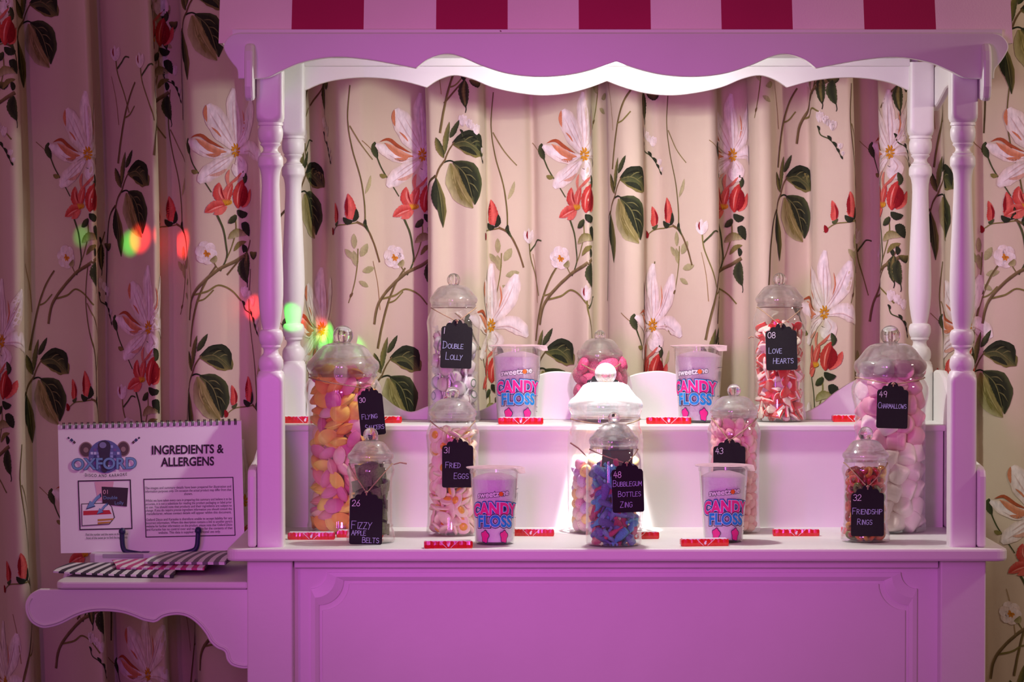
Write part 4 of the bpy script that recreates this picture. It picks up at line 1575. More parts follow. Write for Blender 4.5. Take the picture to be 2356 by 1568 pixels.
def tag_card(key, x0, x1, y0, y1, tilt, hole, num, lines, label, ends=None, dy=.006, twist=None):
    """card box in px: left, right, top of the shoulders, bottom; hole = px of the eyelet"""
    j = J[key]
    s = j['s']
    rmax = max(r for r, h in j['kind']['body'][4:]) * s
    Yt = j['loc'].y - rmax - dy
    sc = mpp(Yt)
    cxp, cyp = (x0 + x1) / 2, (y0 + y1) / 2
    c = at(cxp, cyp, Yt)
    t = thing('chalkboard_tag', label, 'tag', c, 'chalkboard tags tied to the jars')
    t.rotation_euler = (0, math.radians(tilt), 0)
    w, h = (x1 - x0) / 2 * sc, (y1 - y0) / 2 * sc
    f = w / .0305
    # outline: rounded bottom corners, scalloped shoulders rising to the eyelet tab
    pts = [(-w + .004, -h)]
    o = []
    o += [(-w + .004 - .004 * math.sin(math.radians(a)), -h + .004 - .004 * math.cos(math.radians(a))) for a in (0, 30, 60, 90)]
    o += [(-w, h - .005), (-w + .002, h - .001), (-w + .006 * f, h + .0005)]
    sh = [(-.72 * w, h + .0005), (-.66 * w, h + .005), (-.58 * w, h + .0075), (-.46 * w, h + .0082), (-.36 * w, h + .0072), (-.32 * w, h + .009), (-.27 * w, h + .0125), (-.15 * w, h + .0150), (0, h + .0156)]
    o += sh
    o += [(-x, y) for x, y in o[::-1][1:]]
    MB().prism([(x, -.0008, z) for x, z in o], (0, .0016, 0)).build('card', BLK, t, bevel=.0003)
    tf = lambda x, y: (x, -.00095, y)
    a = strokes(num, -w * .86, h - .0150, .0112 * f, jit=.05)
    MB_ = ribbon_strokes(a, .00100, tf)
    if MB_.v:
        MB_.build('chalk_number', CHW, t)
    m2 = MB()
    for (txt, x, y, hh, sm) in lines:
        st = strokes(txt, 0, 0, hh, sm)
        mx = max(p[0] for q in st for p in q)
        lim = 2 * w * .94 - (x + 1) * w
        k = min(1, lim / mx) if mx > 0 else 1
        st = [[(px * k + x * w, py + y * h) for px, py in q] for q in st]
        ribbon_strokes(st, .00085, tf, m2)
    if m2.v:
        m2.build('chalk_writing', CHK, t)
    # twine: around the neck, down to the eyelet
    nr, nh = j['neck']
    R = Matrix.Rotation(math.radians(tilt), 4, 'Y').inverted()
    def loc(p):
        return R @ (Vector(p) - c)
    ey = Vector((0, -.0015, h + .0105))
    nc = j['loc'] + Vector((0, 0, nh))
    rr = nr + .0008
    L = nc + Vector((-rr, -.002, 0))
    Rr = nc + Vector((rr, -.002, 0))
    eyw = t.location + (Matrix.Rotation(math.radians(tilt), 4, 'Y') @ ey)
    def side(a0, a1):
        q = []
        for k in range(9):
            a = math.radians(a0 + (a1 - a0) * k / 8)
            z = nc.z + (eyw.z - nc.z) * (max(0, -math.sin(a)) ** 1.6) * (.75)
            rad = rr + (rmax - nr) * min(1, abs(z - nc.z) / (.02)) * max(0, -math.sin(a))
            q.append(nc + Vector((rad * math.cos(a), rad * math.sin(a), z - nc.z)))
        return q
    path = [eyw + Vector((0, -.0012, -.004)), eyw + Vector((-.0005, -.0015, .001))]
    def run(sx):
        e = nc + Vector((sx * rr * .97, -rr * .28, 0))
        q = []
        for k in range(1, 8):
            f_ = k / 7
            p = eyw.lerp(e, f_)
            # keep outside the shoulder
            dx_ = p.x - nc.x
            lim_ = math.sqrt(max((rmax + .002) ** 2 - dx_ ** 2, 0)) if f_ < .6 else math.sqrt(max((rr + .001 + (rmax - rr) * (1 - f_) / .4) ** 2 - dx_ ** 2, 0))
            p.y = min(p.y, nc.y - lim_) if f_ < .95 else p.y
            q.append(p)
        return q
    l_, r_ = run(-1), run(1)
    ring = [nc + Vector((rr * math.cos(a), rr * math.sin(a), 0)) for a in np.linspace(math.radians(196), math.radians(-16), 24)]
    m = MB()
    loop = path + l_ + ring + r_[::-1] + [eyw + Vector((.0005, -.0015, .001)), eyw + Vector((0, -.0012, -.004))]
    m.tube([loc(p) for p in loop], .0011, 6)
    m.tube([loc(eyw + Vector((-.0025, -.0012, .002))), loc(eyw + Vector((0, -.003, .0035))), loc(eyw + Vector((.0025, -.0012, .002)))], .0016, 6)
    if ends:
        e0 = at(ends[0], ends[1], j['loc'].y - rr * .2)
        e1 = at(ends[2], ends[3], j['loc'].y - rr * .2)
        m.tube([loc(e0), loc(e0.lerp(e1, .5) + Vector((0, 0, .003))), loc(e1)], [.0012, .0015, .0017], 6)
    m.build('twine', TWN, t, smooth=True)
    return t


tag_card('saucer', 826, 884, 906, 1001, -5.5, None, '30', [('FLYING', -.80, -.18, .0098, .0082), ('SAUCERS', -.62, -.72, .0105, .0085)], 'black tag chalked 30 Flying Saucers on the tall left jar')
tag_card('apple', 804, 880, 1146, 1252, 1.2, None, '26', [('FIZZY', -.88, -.32, .0150, .0125), ('APPLE', -.86, -.60, .0090, .0085), ('BELTS', -.20, -.92, .0105, .0095)], 'black tag chalked 26 Fizzy Apple Belts on the small left jar', ends=(905, 1068, 936, 1066))
tag_card('lolly', 1014, 1086, 751, 847, 2.0, None, '1', [('DOUBLE', -.86, -.05, .0145, .0095), ('LOLLY', -.66, -.58, .0150, .0095)], 'black tag chalked 1 Double Lolly on the upper shelf')
tag_card('egg', 1017, 1089, 1024, 1121, 0, None, '31', [('FRIED', -.78, -.06, .0115, .0095), ('EGGS', -.24, -.58, .0115, .0100)], 'black tag chalked 31 Fried Eggs behind a candy floss cup')
tag_card('glitter', 1350, 1423, 873, 966, 0, None, '4', [], 'black tag starting with 4 on the round jar of pink speckled sweets')
tag_card('mini', 1386, 1457, 992, 1082, 3, None, '', [], 'black tag on the wide mini egg jar, mostly hidden by the jar in front', dy=.003)
tag_card('bottle', 1408, 1481, 1079, 1178, -2.2, None, '48', [('BUBBLEGUM', -.92, .22, .0120, .0085), ('BOTTLES', -.62, -.26, .0105, .0085), ('ZING', -.52, -.76, .0110, .0095)], 'black tag chalked 48 Bubblegum Bottles Zing on the front centre jar', ends=(1350, 1050, 1312, 1018))
tag_card('pink', 1641, 1715, 1026, 1122, 0, None, '43', [], 'black tag chalked 43 half hidden behind a candy floss cup')
tag_card('heart', 1762, 1834, 760, 851, -1.6, None, '08', [('LOVE', -.82, -.14, .0120, .0095), ('HEARTS', -.55, -.66, .0115, .0100)], 'black tag chalked 08 Love Hearts on the upper shelf', ends=(1735, 776, 1722, 778))
tag_card('mallow', 2017, 2089, 896, 985, 1.6, None, '49', [('CHARMALLOWS', -.92, .04, .0115, .0085)], 'black tag chalked 49 Charmallows on the tall right jar')
tag_card('ring', 1958, 2034, 1133, 1233, 0, None, '32', [('FRIENDSHIP', -.92, .02, .0120, .0095), ('RINGS', -.62, -.46, .0110, .0090)], 'black tag chalked 32 Friendship Rings on the small right jar')

# ------------------------------------------------------------------ candy floss cups
FLOSS = mat('candy_floss', (.93, .88, .92), rough=.95, bump=1.0, bscale=160, var=.06, vscale=40)
INKN = mat('cup_ink_navy', s2l((34, 34, 84)), rough=.5)
INKW = mat('cup_ink_white', (.85, .84, .86), rough=.5)
INKP = mat('cup_ink_pink', s2l((232, 30, 140)), rough=.5)
INKB = mat('cup_ink_blue', s2l((20, 140, 214)), rough=.5)
INKO = mat('cup_ink_orange', s2l((236, 110, 30)), rough=.5)
INKG = mat('cup_ink_grey', s2l((90, 84, 100)), rough=.5)
FOIL = mat('printed_lid_film', s2l((236, 196, 208)), rough=.4, var=.25, vscale=70)
_nt = FOIL.node_tree
_tl = _nt.nodes.new('ShaderNodeBsdfTranslucent')
_tl.inputs[0].default_value = (.85, .72, .78, 1)
_tp = _nt.nodes.new('ShaderNodeBsdfTransparent')
_m0 = _nt.nodes.new('ShaderNodeMixShader')
_m0.inputs[0].default_value = .35
_nt.links.new(_tl.outputs[0], _m0.inputs[1])
_nt.links.new(_tp.outputs[0], _m0.inputs[2])
_m1 = _nt.nodes.new('ShaderNodeMixShader')
_m1.inputs[0].default_value = .55
_nt.links.new(_nt.nodes['Principled BSDF'].outputs[0], _m1.inputs[1])
_nt.links.new(_m0.outputs[0], _m1.inputs[2])
_nt.links.new(_m1.outputs[0], _nt.nodes['Material Output'].inputs[0])


def floss_puff():
    pts = []
    for i in range(28):
        a = 2 * math.pi * i / 28
        r = 1 + .13 * math.sin(5 * a + .6) + .06 * math.sin(3 * a)
        pts.append((r * .78 * math.cos(a), r * math.sin(a)))
    return pts


def cup(px, py, rot, label, shelf=False):
    Z = ZS if shelf else TOPZ
    base = onz(px, py, Z)
    s = mpp(base.y + .04)
    rb, rt, H = 44.5 * s, 55.5 * s, 160 * s
    yc = base.y + rb
    s = mpp(yc)
    rb, rt, H = 45 * s, 56 * s, 162 * s
    t = thing('candy_floss_cup', label, 'cup', (at(px, py, yc).x, yc, Z), 'candy floss cups on the cart', rz=math.radians(rot))
    k = [(0, 0), (rb - .002, 0), (rb, .003), (rt, H), (rt + .0012, H + .001), (rt + .0012, H + 9 * s), (rt + 9 * s, H + 12 * s), (rt + 9 * s, H + 14 * s), (rt - .001, H + 14 * s), (rt - .0018, H), (rb - .0012, .004), (0, .004)]
    MB().lathe(k, seg=56).build('cup_wall', CUPM, t, smooth=True)
    fl = [(0, .006), (rb - .003, .006)]
    for q in range(12):
        z = .006 + (H - .010 - .006) * q / 11
        fl.append((rb + (rt - rb) * z / H - .0028 - .0005 * math.sin(q * 2.1), z))
    fl += [(rt * .7, H - .004), (rt * .3, H + .001), (0, H)]
    MB().lathe(fl, seg=40).build('candy_floss', FLOSS, t, smooth=True)
    # peel-off film with a pull tab
    lz = H + 14.6 * s
    m = MB()
    seg = 48
    rr = rt + 10 * s
    vs = [(0, 0, lz + .0018)]
    for q in range(seg):
        a = 2 * math.pi * q / seg
        e = 1.0 + (.14 * max(0, math.cos(a - math.radians(-25))) ** 24)
        vs.append((rr * .6 * math.cos(a), rr * .6 * math.sin(a), lz + .0014 + .0006 * math.sin(4 * a)))
    for q in range(seg):
        a = 2 * math.pi * q / seg
        e = 1.0 + (.16 * max(0, math.cos(a - math.radians(-25))) ** 24)
        vs.append((rr * e * math.cos(a), rr * e * math.sin(a), lz - (.010 if e > 1.06 else 0)))
    fs = [(0, 1 + q, 1 + (q + 1) % seg) for q in range(seg)] + [(1 + q, 1 + seg + q, 1 + seg + (q + 1) % seg, 1 + (q + 1) % seg) for q in range(seg)]
    n0 = len(vs)
    vs += [(x, y, z - .0004) for x, y, z in vs]
    fs += [tuple(i + n0 for i in f[::-1]) for f in fs]
    m.add(vs, fs)
    m.build('lid_film', FOIL, t, smooth=True)

    def wrap(vs, x0, z0, lay, bend=0):
        o = []
        for x, y, _ in vs:
            X, Zz = x + x0, y + z0 + bend * (x + x0) ** 2
            R = rb + (rt - rb) * Zz / H + .0005 + lay * .00025
            a = -math.pi / 2 + X / R
            o.append((R * math.cos(a), R * math.sin(a), Zz))
        return o

    def word(body, size, x0, z0, layers, name, bend=0, sp=1.0, sh=0, tall=1.0):
        parent = t
        for off, m_, lay in layers:
            v, f = text_mesh(body, size, off, 'CENTER', sp, sh)
            v = [(x, y * tall, z) for x, y, z in v]
            mb = MB().add(wrap(v, x0, z0, lay, bend), f)
            o = mb.build(name if parent is t else 'outline', m_, parent)
            parent = o if parent is t else parent
    u = s
    word('CANDY', 32 * u, -1 * u, 71 * u, [(.0012, INKP, 4), (.0020, INKW, 3), (.0031, INKB, 2), (.0038, INKN, 1)], 'candy_lettering', bend=-2.2, sp=1.04, tall=1.22)
    word('FLOSS', 31 * u, 1 * u, 44 * u, [(.0012, INKB, 8), (.0020, INKW, 7), (.0034, INKN, 6)], 'floss_lettering', bend=-1.2, sp=1.04, tall=1.16)
    # maker's name, tilted, with an orange dot for its o
    v, f = text_mesh('sweetz ne', 19 * u, .0004, 'CENTER', 1.0, 0)
    tl = [(x, y + x * .10, z) for x, y, z in v]
    v2, f2 = text_mesh('sweetz ne', 19 * u, .0014, 'CENTER', 1.0, 0)
    tl2 = [(x, y + x * .10, z) for x, y, z in v2]
    b_ = MB().add(wrap(tl, -4 * u, 112 * u, 3), f).build('maker_lettering', INKW, t)
    MB().add(wrap(tl2, -4 * u, 112 * u, 2), f2).build('outline', INKG, b_)
    n = 18
    dot = [(19.5 * u + 5.2 * u * math.cos(2 * math.pi * q / n), 6.5 * u + 5.2 * u * math.sin(2 * math.pi * q / n), 0) for q in range(n)]
    MB().add(wrap(dot, -4 * u, 112 * u, 4), [tuple(range(n))]).build('orange_dot', INKO, b_)
    # two pink floss puffs
    for sx in (-1, 1):
        p = floss_puff()
        for k_, m_, nm in ((1.0, INKP, 'floss_puff'), (1.14, INKN, 'outline')):
            q = [(x * 11 * u * k_, y * 13.5 * u * k_, 0) for x, y in p]
            MB().add(wrap(q, sx * 23 * u, 20 * u, 3 if k_ == 1 else 2), [tuple(range(len(q)))]).build(nm, m_, t)
    # small print column round the side
    sm = MB()
    for line in range(8):
        L = (26, 20, 24, 18, 22, 12, 24, 20)[line]
        x = 68 + line * 2.4
        q = [((x) * u, (118 - L) * u, 0), ((x + .9) * u, (118 - L) * u, 0), ((x + .9) * u, 118 * u, 0), (x * u, 118 * u, 0)]
        sm.add(wrap(q, 0, 0, 1), [(0, 1, 2, 3)])
    for (z, w) in ((126, 26), (60, 22), (34, 22), (24, 24)):
        q = [(64 * u, z * u, 0), ((64 + w) * u, z * u, 0), ((64 + w) * u, (z + 1.6) * u, 0), (64 * u, (z + 1.6) * u, 0)]
        sm.add(wrap(q, 0, 0, 1), [(0, 1, 2, 3)])
    sm.build('small_print', INKG, t)['kind'] = 'stuff'


cup(1189, 973, 3, 'candy floss cup on the upper shelf beside the lolly jar', True)
cup(1607, 973, -17, 'candy floss cup turned aside on the upper shelf left of the heart sweets', True)
cup(1138, 1254, 0, 'candy floss cup on the counter in front of the fried egg jar')
cup(1664, 1249, 3, 'candy floss cup on the counter in front of the jar tagged 43')

# ------------------------------------------------------------------ red chocolate bars
BRED = mat('wrapper_red', s2l((214, 20, 24)), rough=.3, bump=.25, bscale=120, coat=.3)
BWHT = mat('wrapper_white', (.82, .80, .82), rough=.35, bump=.25, bscale=120)


def bar_meshes():
    L, W, H = .0455, .011, .0155
    g = random.Random(4)
    inner = MB().box(-L + .002, L - .002, -W + .0012, W, 0.0006, H - .001)
    wht = inner.mesh('chocolate_bar', BWHT)
    # red front panel with torn-edge top, wrapping under and over the front
    n = 26
    top = []
    saw = [.0, .9, .4, 1, .7, .3, .8, .35, .75, .2, .55, .9, .6, .95, .5, .85, .3, .7, .25, .8, .45, .95, .6, .3, .75, .4, .8]
    m = MB()
    vs, fs = [], []
    for i in range(n + 1):
        x = -L + 2 * L * i / n
        zt = H * (.74 + .20 * saw[i])
        ry = -W + .0004 * math.sin(i * 1.7)
        vs += [(x, W * .9, 0), (x, ry, .0), (x, ry - .0006, zt * .5), (x, ry, zt), (x, ry + .0016, zt + .0002)]
    for i in range(n):
        for k in range(4):
            fs.append((i * 5 + k, (i + 1) * 5 + k, (i + 1) * 5 + k + 1, i * 5 + k + 1))
    m.add(vs, fs)
    red = m.mesh('red_sleeve', BRED)
    # crimped ends
    e = MB()
    for s_ in (1,):
        e.add([(s_ * (L - .002), -W * .9, .001), (s_ * (L - .002), W * .9, .001), (s_ * (L + .001), W * .8, .003), (s_ * (L + .0015), -W * .85, .002),
               (s_ * (L - .002), -W * .9, H * .85), (s_ * (L - .002), W * .9, H * .85), (s_ * (L + .001), W * .8, H * .8), (s_ * (L + .0015), -W * .85, H * .78)],
              [(0, 1, 2, 3), (4, 5, 6, 7), (0, 4, 7, 3), (1, 5, 6, 2), (2, 6, 7, 3)])
    crimp = e.mesh('crimped_end', BRED)
    e2 = MB().add([(-x, y_, z) for x, y_, z in e.v], e.f)
    crimp2 = e2.mesh('crimped_end', BRED)
    y = -W - .0011
    tf = lambda px, pz: (px, y, pz)
    mk = ribbon_strokes([[(-.016, H * .86), (-.009, H * .42), (-.004, H * .12)], [(.018, H * .86), (.010, H * .42), (.005, H * .12)]], .0009, tf)
    d = [(.0022 * math.sin(a) * (1 if a < math.pi else 1), H * .42 - .0032 * math.cos(a)) for a in np.linspace(0, 2 * math.pi, 14)[:-1]]
    d = [(x + (.0016 if z > H * .5 else 0), z + (.0012 if z > H * .55 else 0)) for x, z in d]
    mk.add([tf(*p) for p in d], [tuple(range(len(d)))])
    mark = mk.mesh('wrapper_mark', BWHT)
    return wht, [('red_sleeve', red), ('crimped_end', crimp), ('crimped_end', crimp2), ('wrapper_mark', mark)]


BAR = bar_meshes()
BARS = [(702, 973, True, 0, 'mostly hidden behind the left posts on the upper shelf'), (872, 973, True, 6, 'sticking out behind the flying saucer jar on the upper shelf'),
        (1198, 976, True, 0, 'in front of the candy floss cup by the lolly jar'), (1539, 975, True, 0, 'in front of the turned candy floss cup'),
        (1966, 970, True, 4, 'peeping out left of the marshmallow jar on the upper shelf'),
        (716, 1241, False, 0, 'on the counter beside the left front post'), (828, 1236, False, 0, 'mostly hidden behind the small jar of green belts'),
        (1031, 1261, False, 3, 'at the counter edge in front of the fried egg jar'), (1222, 1233, False, -5, 'right of the left candy floss cup on the counter'),
        (1462, 1240, False, 8, 'behind the jar of sugared bottles'), (1621, 1256, False, 7, 'at the counter edge in front of the right candy floss cup'),
        (1832, 1233, False, 0, 'alone on the open right part of the counter'), (1990, 1228, False, 0, 'behind the small jar of gummy rings')]
for i, (px, py, sh, rot, where) in enumerate(BARS):
    p = onz(px, py, ZS if sh else TOPZ)
    o = link('chocolate_bar', BAR[0])
    o.location = (p.x, p.y + .012, p.z)
    o.rotation_euler = (0, 0, math.radians(rot))
    tag(o, 'red wrapped chocolate bar ' + where, 'chocolate bar', 'red chocolate bars on the cart')
    for pn, pm in BAR[1]:
        link(pn, pm, o)

# ------------------------------------------------------------------ ingredients flip pad on its stand
PAPER = mat('laminated_paper', (.88, .86, .88), rough=.35, coat=.3)
TXT = mat('print_black', (.012, .010, .012), rough=.5)
TXG = mat('print_grey', (.09, .08, .09), rough=.5)
YBOT, YTOP = .427, .507


def pg(px, py, off=0.0):
    f = (1272 - py) / 296
    p = at(px, py, YBOT + (YTOP - YBOT) * f)
    return Vector((p.x, p.y - off, p.z + off * .27))


pad = thing('flip_pad', 'white spiral bound ingredients and allergens flip pad on the side shelf stand', 'flip pad', (0, 0, 0))
cor = [(133, 978), (555, 968), (563, 1265), (140, 1272)]
MB().prism([pg(*c) for c in cor], (0, .006, .0016)).build('pages', PAPER, pad)


def warp(px, py):
    """page px (in an upright 427 x 296 sheet) to the slightly rotated sheet"""
    u, v = (px - 133) / 425, (py - 972) / 296
    a = Vector(cor[0]).lerp(Vector(cor[1]), u)
    b = Vector(cor[3]).lerp(Vector(cor[2]), u)
    return a.lerp(b, v)


COIL = mat('black_coil_wire', (.012, .012, .014), rough=.35)
for i in range(29):
    px = 146 + i * 14.1
    y = 979 - (px - 133) / 422 * 10
    m = MB()
    c = pg(px, y + 2)
    for dx in (-1.6, 1.6):
        m.tube([c + Vector((dx * mpp(.39) + .0010 * math.cos(a), -.001 - .0058 * math.cos(a) + .003, .001 + .0066 * math.sin(a))) for a in np.linspace(-1.0, 3.6, 11)], .0010, 6)
    m.build('coil_ring', COIL, pad, smooth=True)


def flat(pts, name, m_, lay=1, par=None):
    return MB().add([pg(x, y, .0006 + lay * .0003) for x, y in pts], [tuple(range(len(pts)))]).build(name, m_, par or pad)


def disc(cx, cy, rx, ry, name, m_, lay, a0=0, a1=360, par=None):
    pts = [(cx + rx * math.cos(math.radians(a)), cy + ry * math.sin(math.radians(a))) for a in np.linspace(a0, a1, 33)[:-1 if a1 - a0 == 360 else None]]
    return flat(pts, name, m_, lay, par)


ROLL = math.radians(1.2)


def ptext(body, size, cx, cy, name, m_, off=0, lay=2, align='CENTER', sp=1.0, xs=1.0, curve=0, par=None):
    v, f = text_mesh(body, size, off, align, sp)
    q = []
    for x, y, _ in v:
        x *= xs
        yy = y - curve * x * x
        q.append(pg(cx + x + yy * math.sin(ROLL) * 0, cy - yy - x * math.tan(ROLL), .0006 + lay * .0003))
    return MB().add(q, f).build(name, m_, par or pad)


ptext('INGREDIENTS &', 28, 431, 1043, 'heading', TXT, .75, xs=.83)
ptext('ALLERGENS', 28, 432, 1071, 'heading', TXT, .75, xs=.83)


def frame(x0, y0, x1, y1, sk, w, name, m_):
    m = MB()
    tl = (x0, y0)
    P_ = [(x0, y0), (x1, y0 - (x1 - x0) * .021), (x1 + sk, y1 - (x1 - x0) * .021), (x0 + sk, y1)]
    cx, cy = sum(p[0] for p in P_) / 4, sum(p[1] for p in P_) / 4
    Q = [(p[0] - w * (1 if p[0] > cx else -1), p[1] - w * (1 if p[1] > cy else -1)) for p in P_]
    vs = [pg(x, y, .0010) for x, y in P_ + Q]
    m.add(vs, [(i, (i + 1) % 4, 4 + (i + 1) % 4, 4 + i) for i in range(4)])
    return m.build(name, m_, pad)


frame(330, 1101, 537, 1236, 5, 2, 'text_box_border', TXT)
frame(179, 1105, 301, 1219, 4, 2.5, 'picture_border', TXT)
para = ['The images and summary details have been prepared for illustration and', 'information purposes only. On occasion the actual product may differ from that', 'shown.', '',
        'Whilst we have taken every care in preparing this summary and believe it to be', 'accurate, it is not a substitute for reading the product packaging or label prior',
        'to use. You should note that products and their ingredients are subject to', 'change. If you do require precise ingredient information you should consult the', 'manufacturer, whose contact details will appear within this document.', '',
        'Oxford Disco and Karaoke is therefore unable to accept liability for any', "incorrect information. Where this description contains a link to another party's",
        'website for further information on the product, please note that Oxford Disco', 'and Karaoke has no control over and no liability for the contents of that', 'website. This data is supplied for personal use only.']
y = 1122
for ln in para:
    if ln:
        v, f = text_mesh(ln, 8.0, .05)
        wd = max(p[0] for p in v) - min(p[0] for p in v)
        ptext(ln, 8.0, 433 + (y - 1122) * .03, y + 1, 'small_text', TXG, .05, xs=min(.86, 198 / wd))
        y += 7.55
    else:
        y += 6.2
ptext('Find the number and the name on the board in', 8.0, 246, 1231, 'small_text', TXG, .05, xs=.64)
ptext('front of the sweet jar to find the ingredients', 8.0, 246, 1239, 'small_text', TXG, .05, xs=.66)
# logo: mirror ball, microphone, loudspeakers, lettering
SPK = mat('logo_speaker_brown', s2l((86, 66, 66)), rough=.5)
SPR = mat('logo_speaker_rim', s2l((150, 128, 122)), rough=.5)
BALL = mat('logo_ball_blue', s2l((92, 104, 160)), rough=.5)
BALT = [mat('logo_tile_%d' % i, s2l(c), rough=.5) for i, c in enumerate(((150, 168, 214), (60, 66, 120), (196, 206, 234), (120, 90, 150)))]
MIC = mat('logo_microphone', s2l((48, 46, 66)), rough=.5)
MICH = mat('logo_microphone_shine', s2l((128, 132, 170)), rough=.5)
LOGB = mat('logo_steel_blue', s2l((112, 158, 200)), rough=.5)
LOGD = mat('logo_dark_blue', s2l((40, 66, 104)), rough=.5)
logo = flat([(239, 1050), (242, 1050), (242, 1053)], 'logo', MIC, 1)
for cx, rx in ((198, 16), (284, 15)):
    disc(cx, 1033 - (cx - 240) * .02, rx, 18, 'speaker_rim', SPR, 1, par=logo)
    disc(cx, 1033 - (cx - 240) * .02, rx - 2.5, 15.5, 'speaker_cone', SPK, 2, par=logo)
    disc(cx, 1034 - (cx - 240) * .02, rx * .36, 6, 'speaker_dome', SPR, 3, par=logo)
disc(242, 1050, 38, 38, 'mirror_ball', BALL, 3, par=logo)
for i in range(-4, 5):
    for j in range(-4, 5):
        if (i * 8) ** 2 + (j * 8) ** 2 < 33 ** 2 and (i * 3 + j * 5) % 4 != 0:
            x, yy = 242 + i * 7.6, 1050 + j * 7.6
            flat([(x - 3, yy - 3), (x + 3, yy - 3), (x + 3, yy + 3), (x - 3, yy + 3)], 'ball_tile', BALT[(i * i + 2 * j * j + i * j) % 4], 4, par=logo)
disc(240, 1028, 15, 15, 'microphone_head', MIC, 6, par=logo)
disc(237, 1024, 8, 7, 'microphone_shine', MICH, 7, par=logo)
flat([(226, 1036), (254, 1035), (247, 1084), (241, 1088), (235, 1085)], 'microphone_stem', MIC, 5, par=logo)
ptext('OXFORD', 36, 240, 1079, 'logo_lettering', LOGB, .8, 10, xs=1.0, par=logo)
ptext('OXFORD', 36, 240, 1079, 'logo_lettering_edge', LOGD, 1.7, 9, xs=1.0, par=logo)
ptext('DISCO AND KARAOKE', 9.5, 244, 1097, 'logo_motto', TXT, .05, 4, sp=1.35, xs=.78, curve=-.0011, par=logo)
for sx, cx in ((1, 165), (-1, 313)):
    for k, (dx, dy, w) in enumerate(((-7, -5, 3), (0, 0, 4.5), (6, 5, 4))):
        flat([(cx + sx * (dx - w), 1012 + dy), (cx + sx * dx, 1012 + dy - w), (cx + sx * (dx + w), 1012 + dy + 1), (cx + sx * dx, 1012 + dy + w)], 'corner_sparkle', (MIC, LOGD, SPK)[k], 2, par=logo)
# the sample picture
PBLK = mat('picture_black', s2l((44, 30, 40)), rough=.5)
PRED = mat('picture_red', s2l((196, 40, 50)), rough=.5)
PYEL = mat('picture_gold', s2l((190, 140, 50)), rough=.5)
PPNK = mat('picture_pink', s2l((226, 176, 190)), rough=.5)
pic = flat([(218, 1108), (262, 1107), (255, 1150), (226, 1151)], 'sample_picture', PPNK, 1)
flat([(234, 1119), (295, 1122), (292, 1165), (236, 1160)], 'board', PBLK, 2, par=pic)
ptext('01', 14, 244, 1136, 'board_lettering', PPNK, 0, 3, par=pic)
ptext('Double', 11, 254, 1148, 'board_lettering', LOGB, 0, 3, par=pic)
ptext('Lolly', 11, 274, 1160, 'board_lettering', LOGB, 0, 3, par=pic)
flat([(187, 1158), (249, 1156), (258, 1165), (265, 1190), (252, 1206), (188, 1210)], 'sample_label', TXG, 2, par=pic)
flat([(189, 1160), (248, 1158), (256, 1166), (262, 1190), (251, 1204), (190, 1208)], 'sample_label_face', PAPER, 3, par=pic)
flat([(192, 1175), (252, 1173), (257, 1182), (192, 1185)], 'red_band', PRED, 4, par=pic)
flat([(225, 1194), (262, 1192), (260, 1196), (225, 1199)], 'gold_band', PYEL, 4, par=pic)
flat([(225, 1201), (256, 1199), (252, 1203), (225, 1206)], 'gold_band', PYEL, 4, par=pic)
for (x, y0, k) in ((232, 1134, 1), (248, 1155, .75)):
    q = [(0, 0), (-12, 10), (-20, 22), (-25, 18), (-34, 38), (-12, 31), (-16, 27), (-8, 16), (2, 8)]
    flat([(x + a * k, y0 + b * k) for a, b in q], 'arrow', LOGD, 5, par=pic)
    flat([(x - 1 + a * k * .86 - 1.5, y0 + 2.5 + b * k * .86) for a, b in q], 'arrow_fill', LOGB, 6, par=pic)

stand = thing('book_stand', 'pale plastic book stand with two navy wire hooks holding the flip pad', 'stand', (0, 0, 0))
STW = mat('stand_plastic', (.72, .70, .74), rough=.4)
NAVY = mat('navy_coated_wire', s2l((34, 36, 82)), rough=.45)
zfl = ZFL
sb0, sb1 = at(208, 1284, .41), at(520, 1278, .41)
q = [(sb0.x, .397), (sb0.x + .012, .387), (sb1.x - .012, .387), (sb1.x, .397), (sb1.x - .01, .532), (sb0.x + .01, .532)]
MB().prism([(x, y_, zfl) for x, y_ in q], (0, 0, at(300, 1272, .39).z - zfl)).build('base', STW, stand, bevel=.004)
for (xa, xb) in ((236, 330), (396, 500)):
    a, b = at(xa, 1279, .3865), at(xb, 1279, .3865)
    MB().box(a.x, b.x, .3855, .3885, a.z - .004, a.z + .005).build('grip_slot', mat('stand_shadow_grey', (.40, .38, .44), rough=.5), stand, bevel=.002)
b0, b1 = pg(250, 1264), pg(470, 1262)
MB().prism([(b0.x, .462, b0.z), (b1.x, .462, b1.z), (b1.x - .03, .552, b1.z + .22), (b0.x + .03, .552, b0.z + .22)], (0, .006, 0)).build('back_rest', STW, stand)
yw = .408
for pts in ([(281, 1222), (281, 1240), (283, 1258), (289, 1267), (306, 1271), (334, 1275)], [(456, 1220), (455, 1240), (453, 1256), (446, 1265), (425, 1271), (386, 1276)]):
    pth = [at(x, y_, yw) for x, y_ in pts]
    pth = cat_rom(pth, 5)
    hk = MB().tube(pth, .0052, 12).build('hook', NAVY, stand, smooth=True)
    e = pth[-1]
    MB().box(e.x - .008, e.x + .008, yw - .006, .420, e.z - .006, e.z + .006).build('hook_socket', NAVY, hk, bevel=.001)
    blob_ = pth[0]
    MB().lathe([(0, .008), (.0045, .0065), (.007, .002), (.007, -.002), (.0045, -.0065), (0, -.008)], tuple(blob_), 14).build('hook_tip', NAVY, hk, smooth=True)


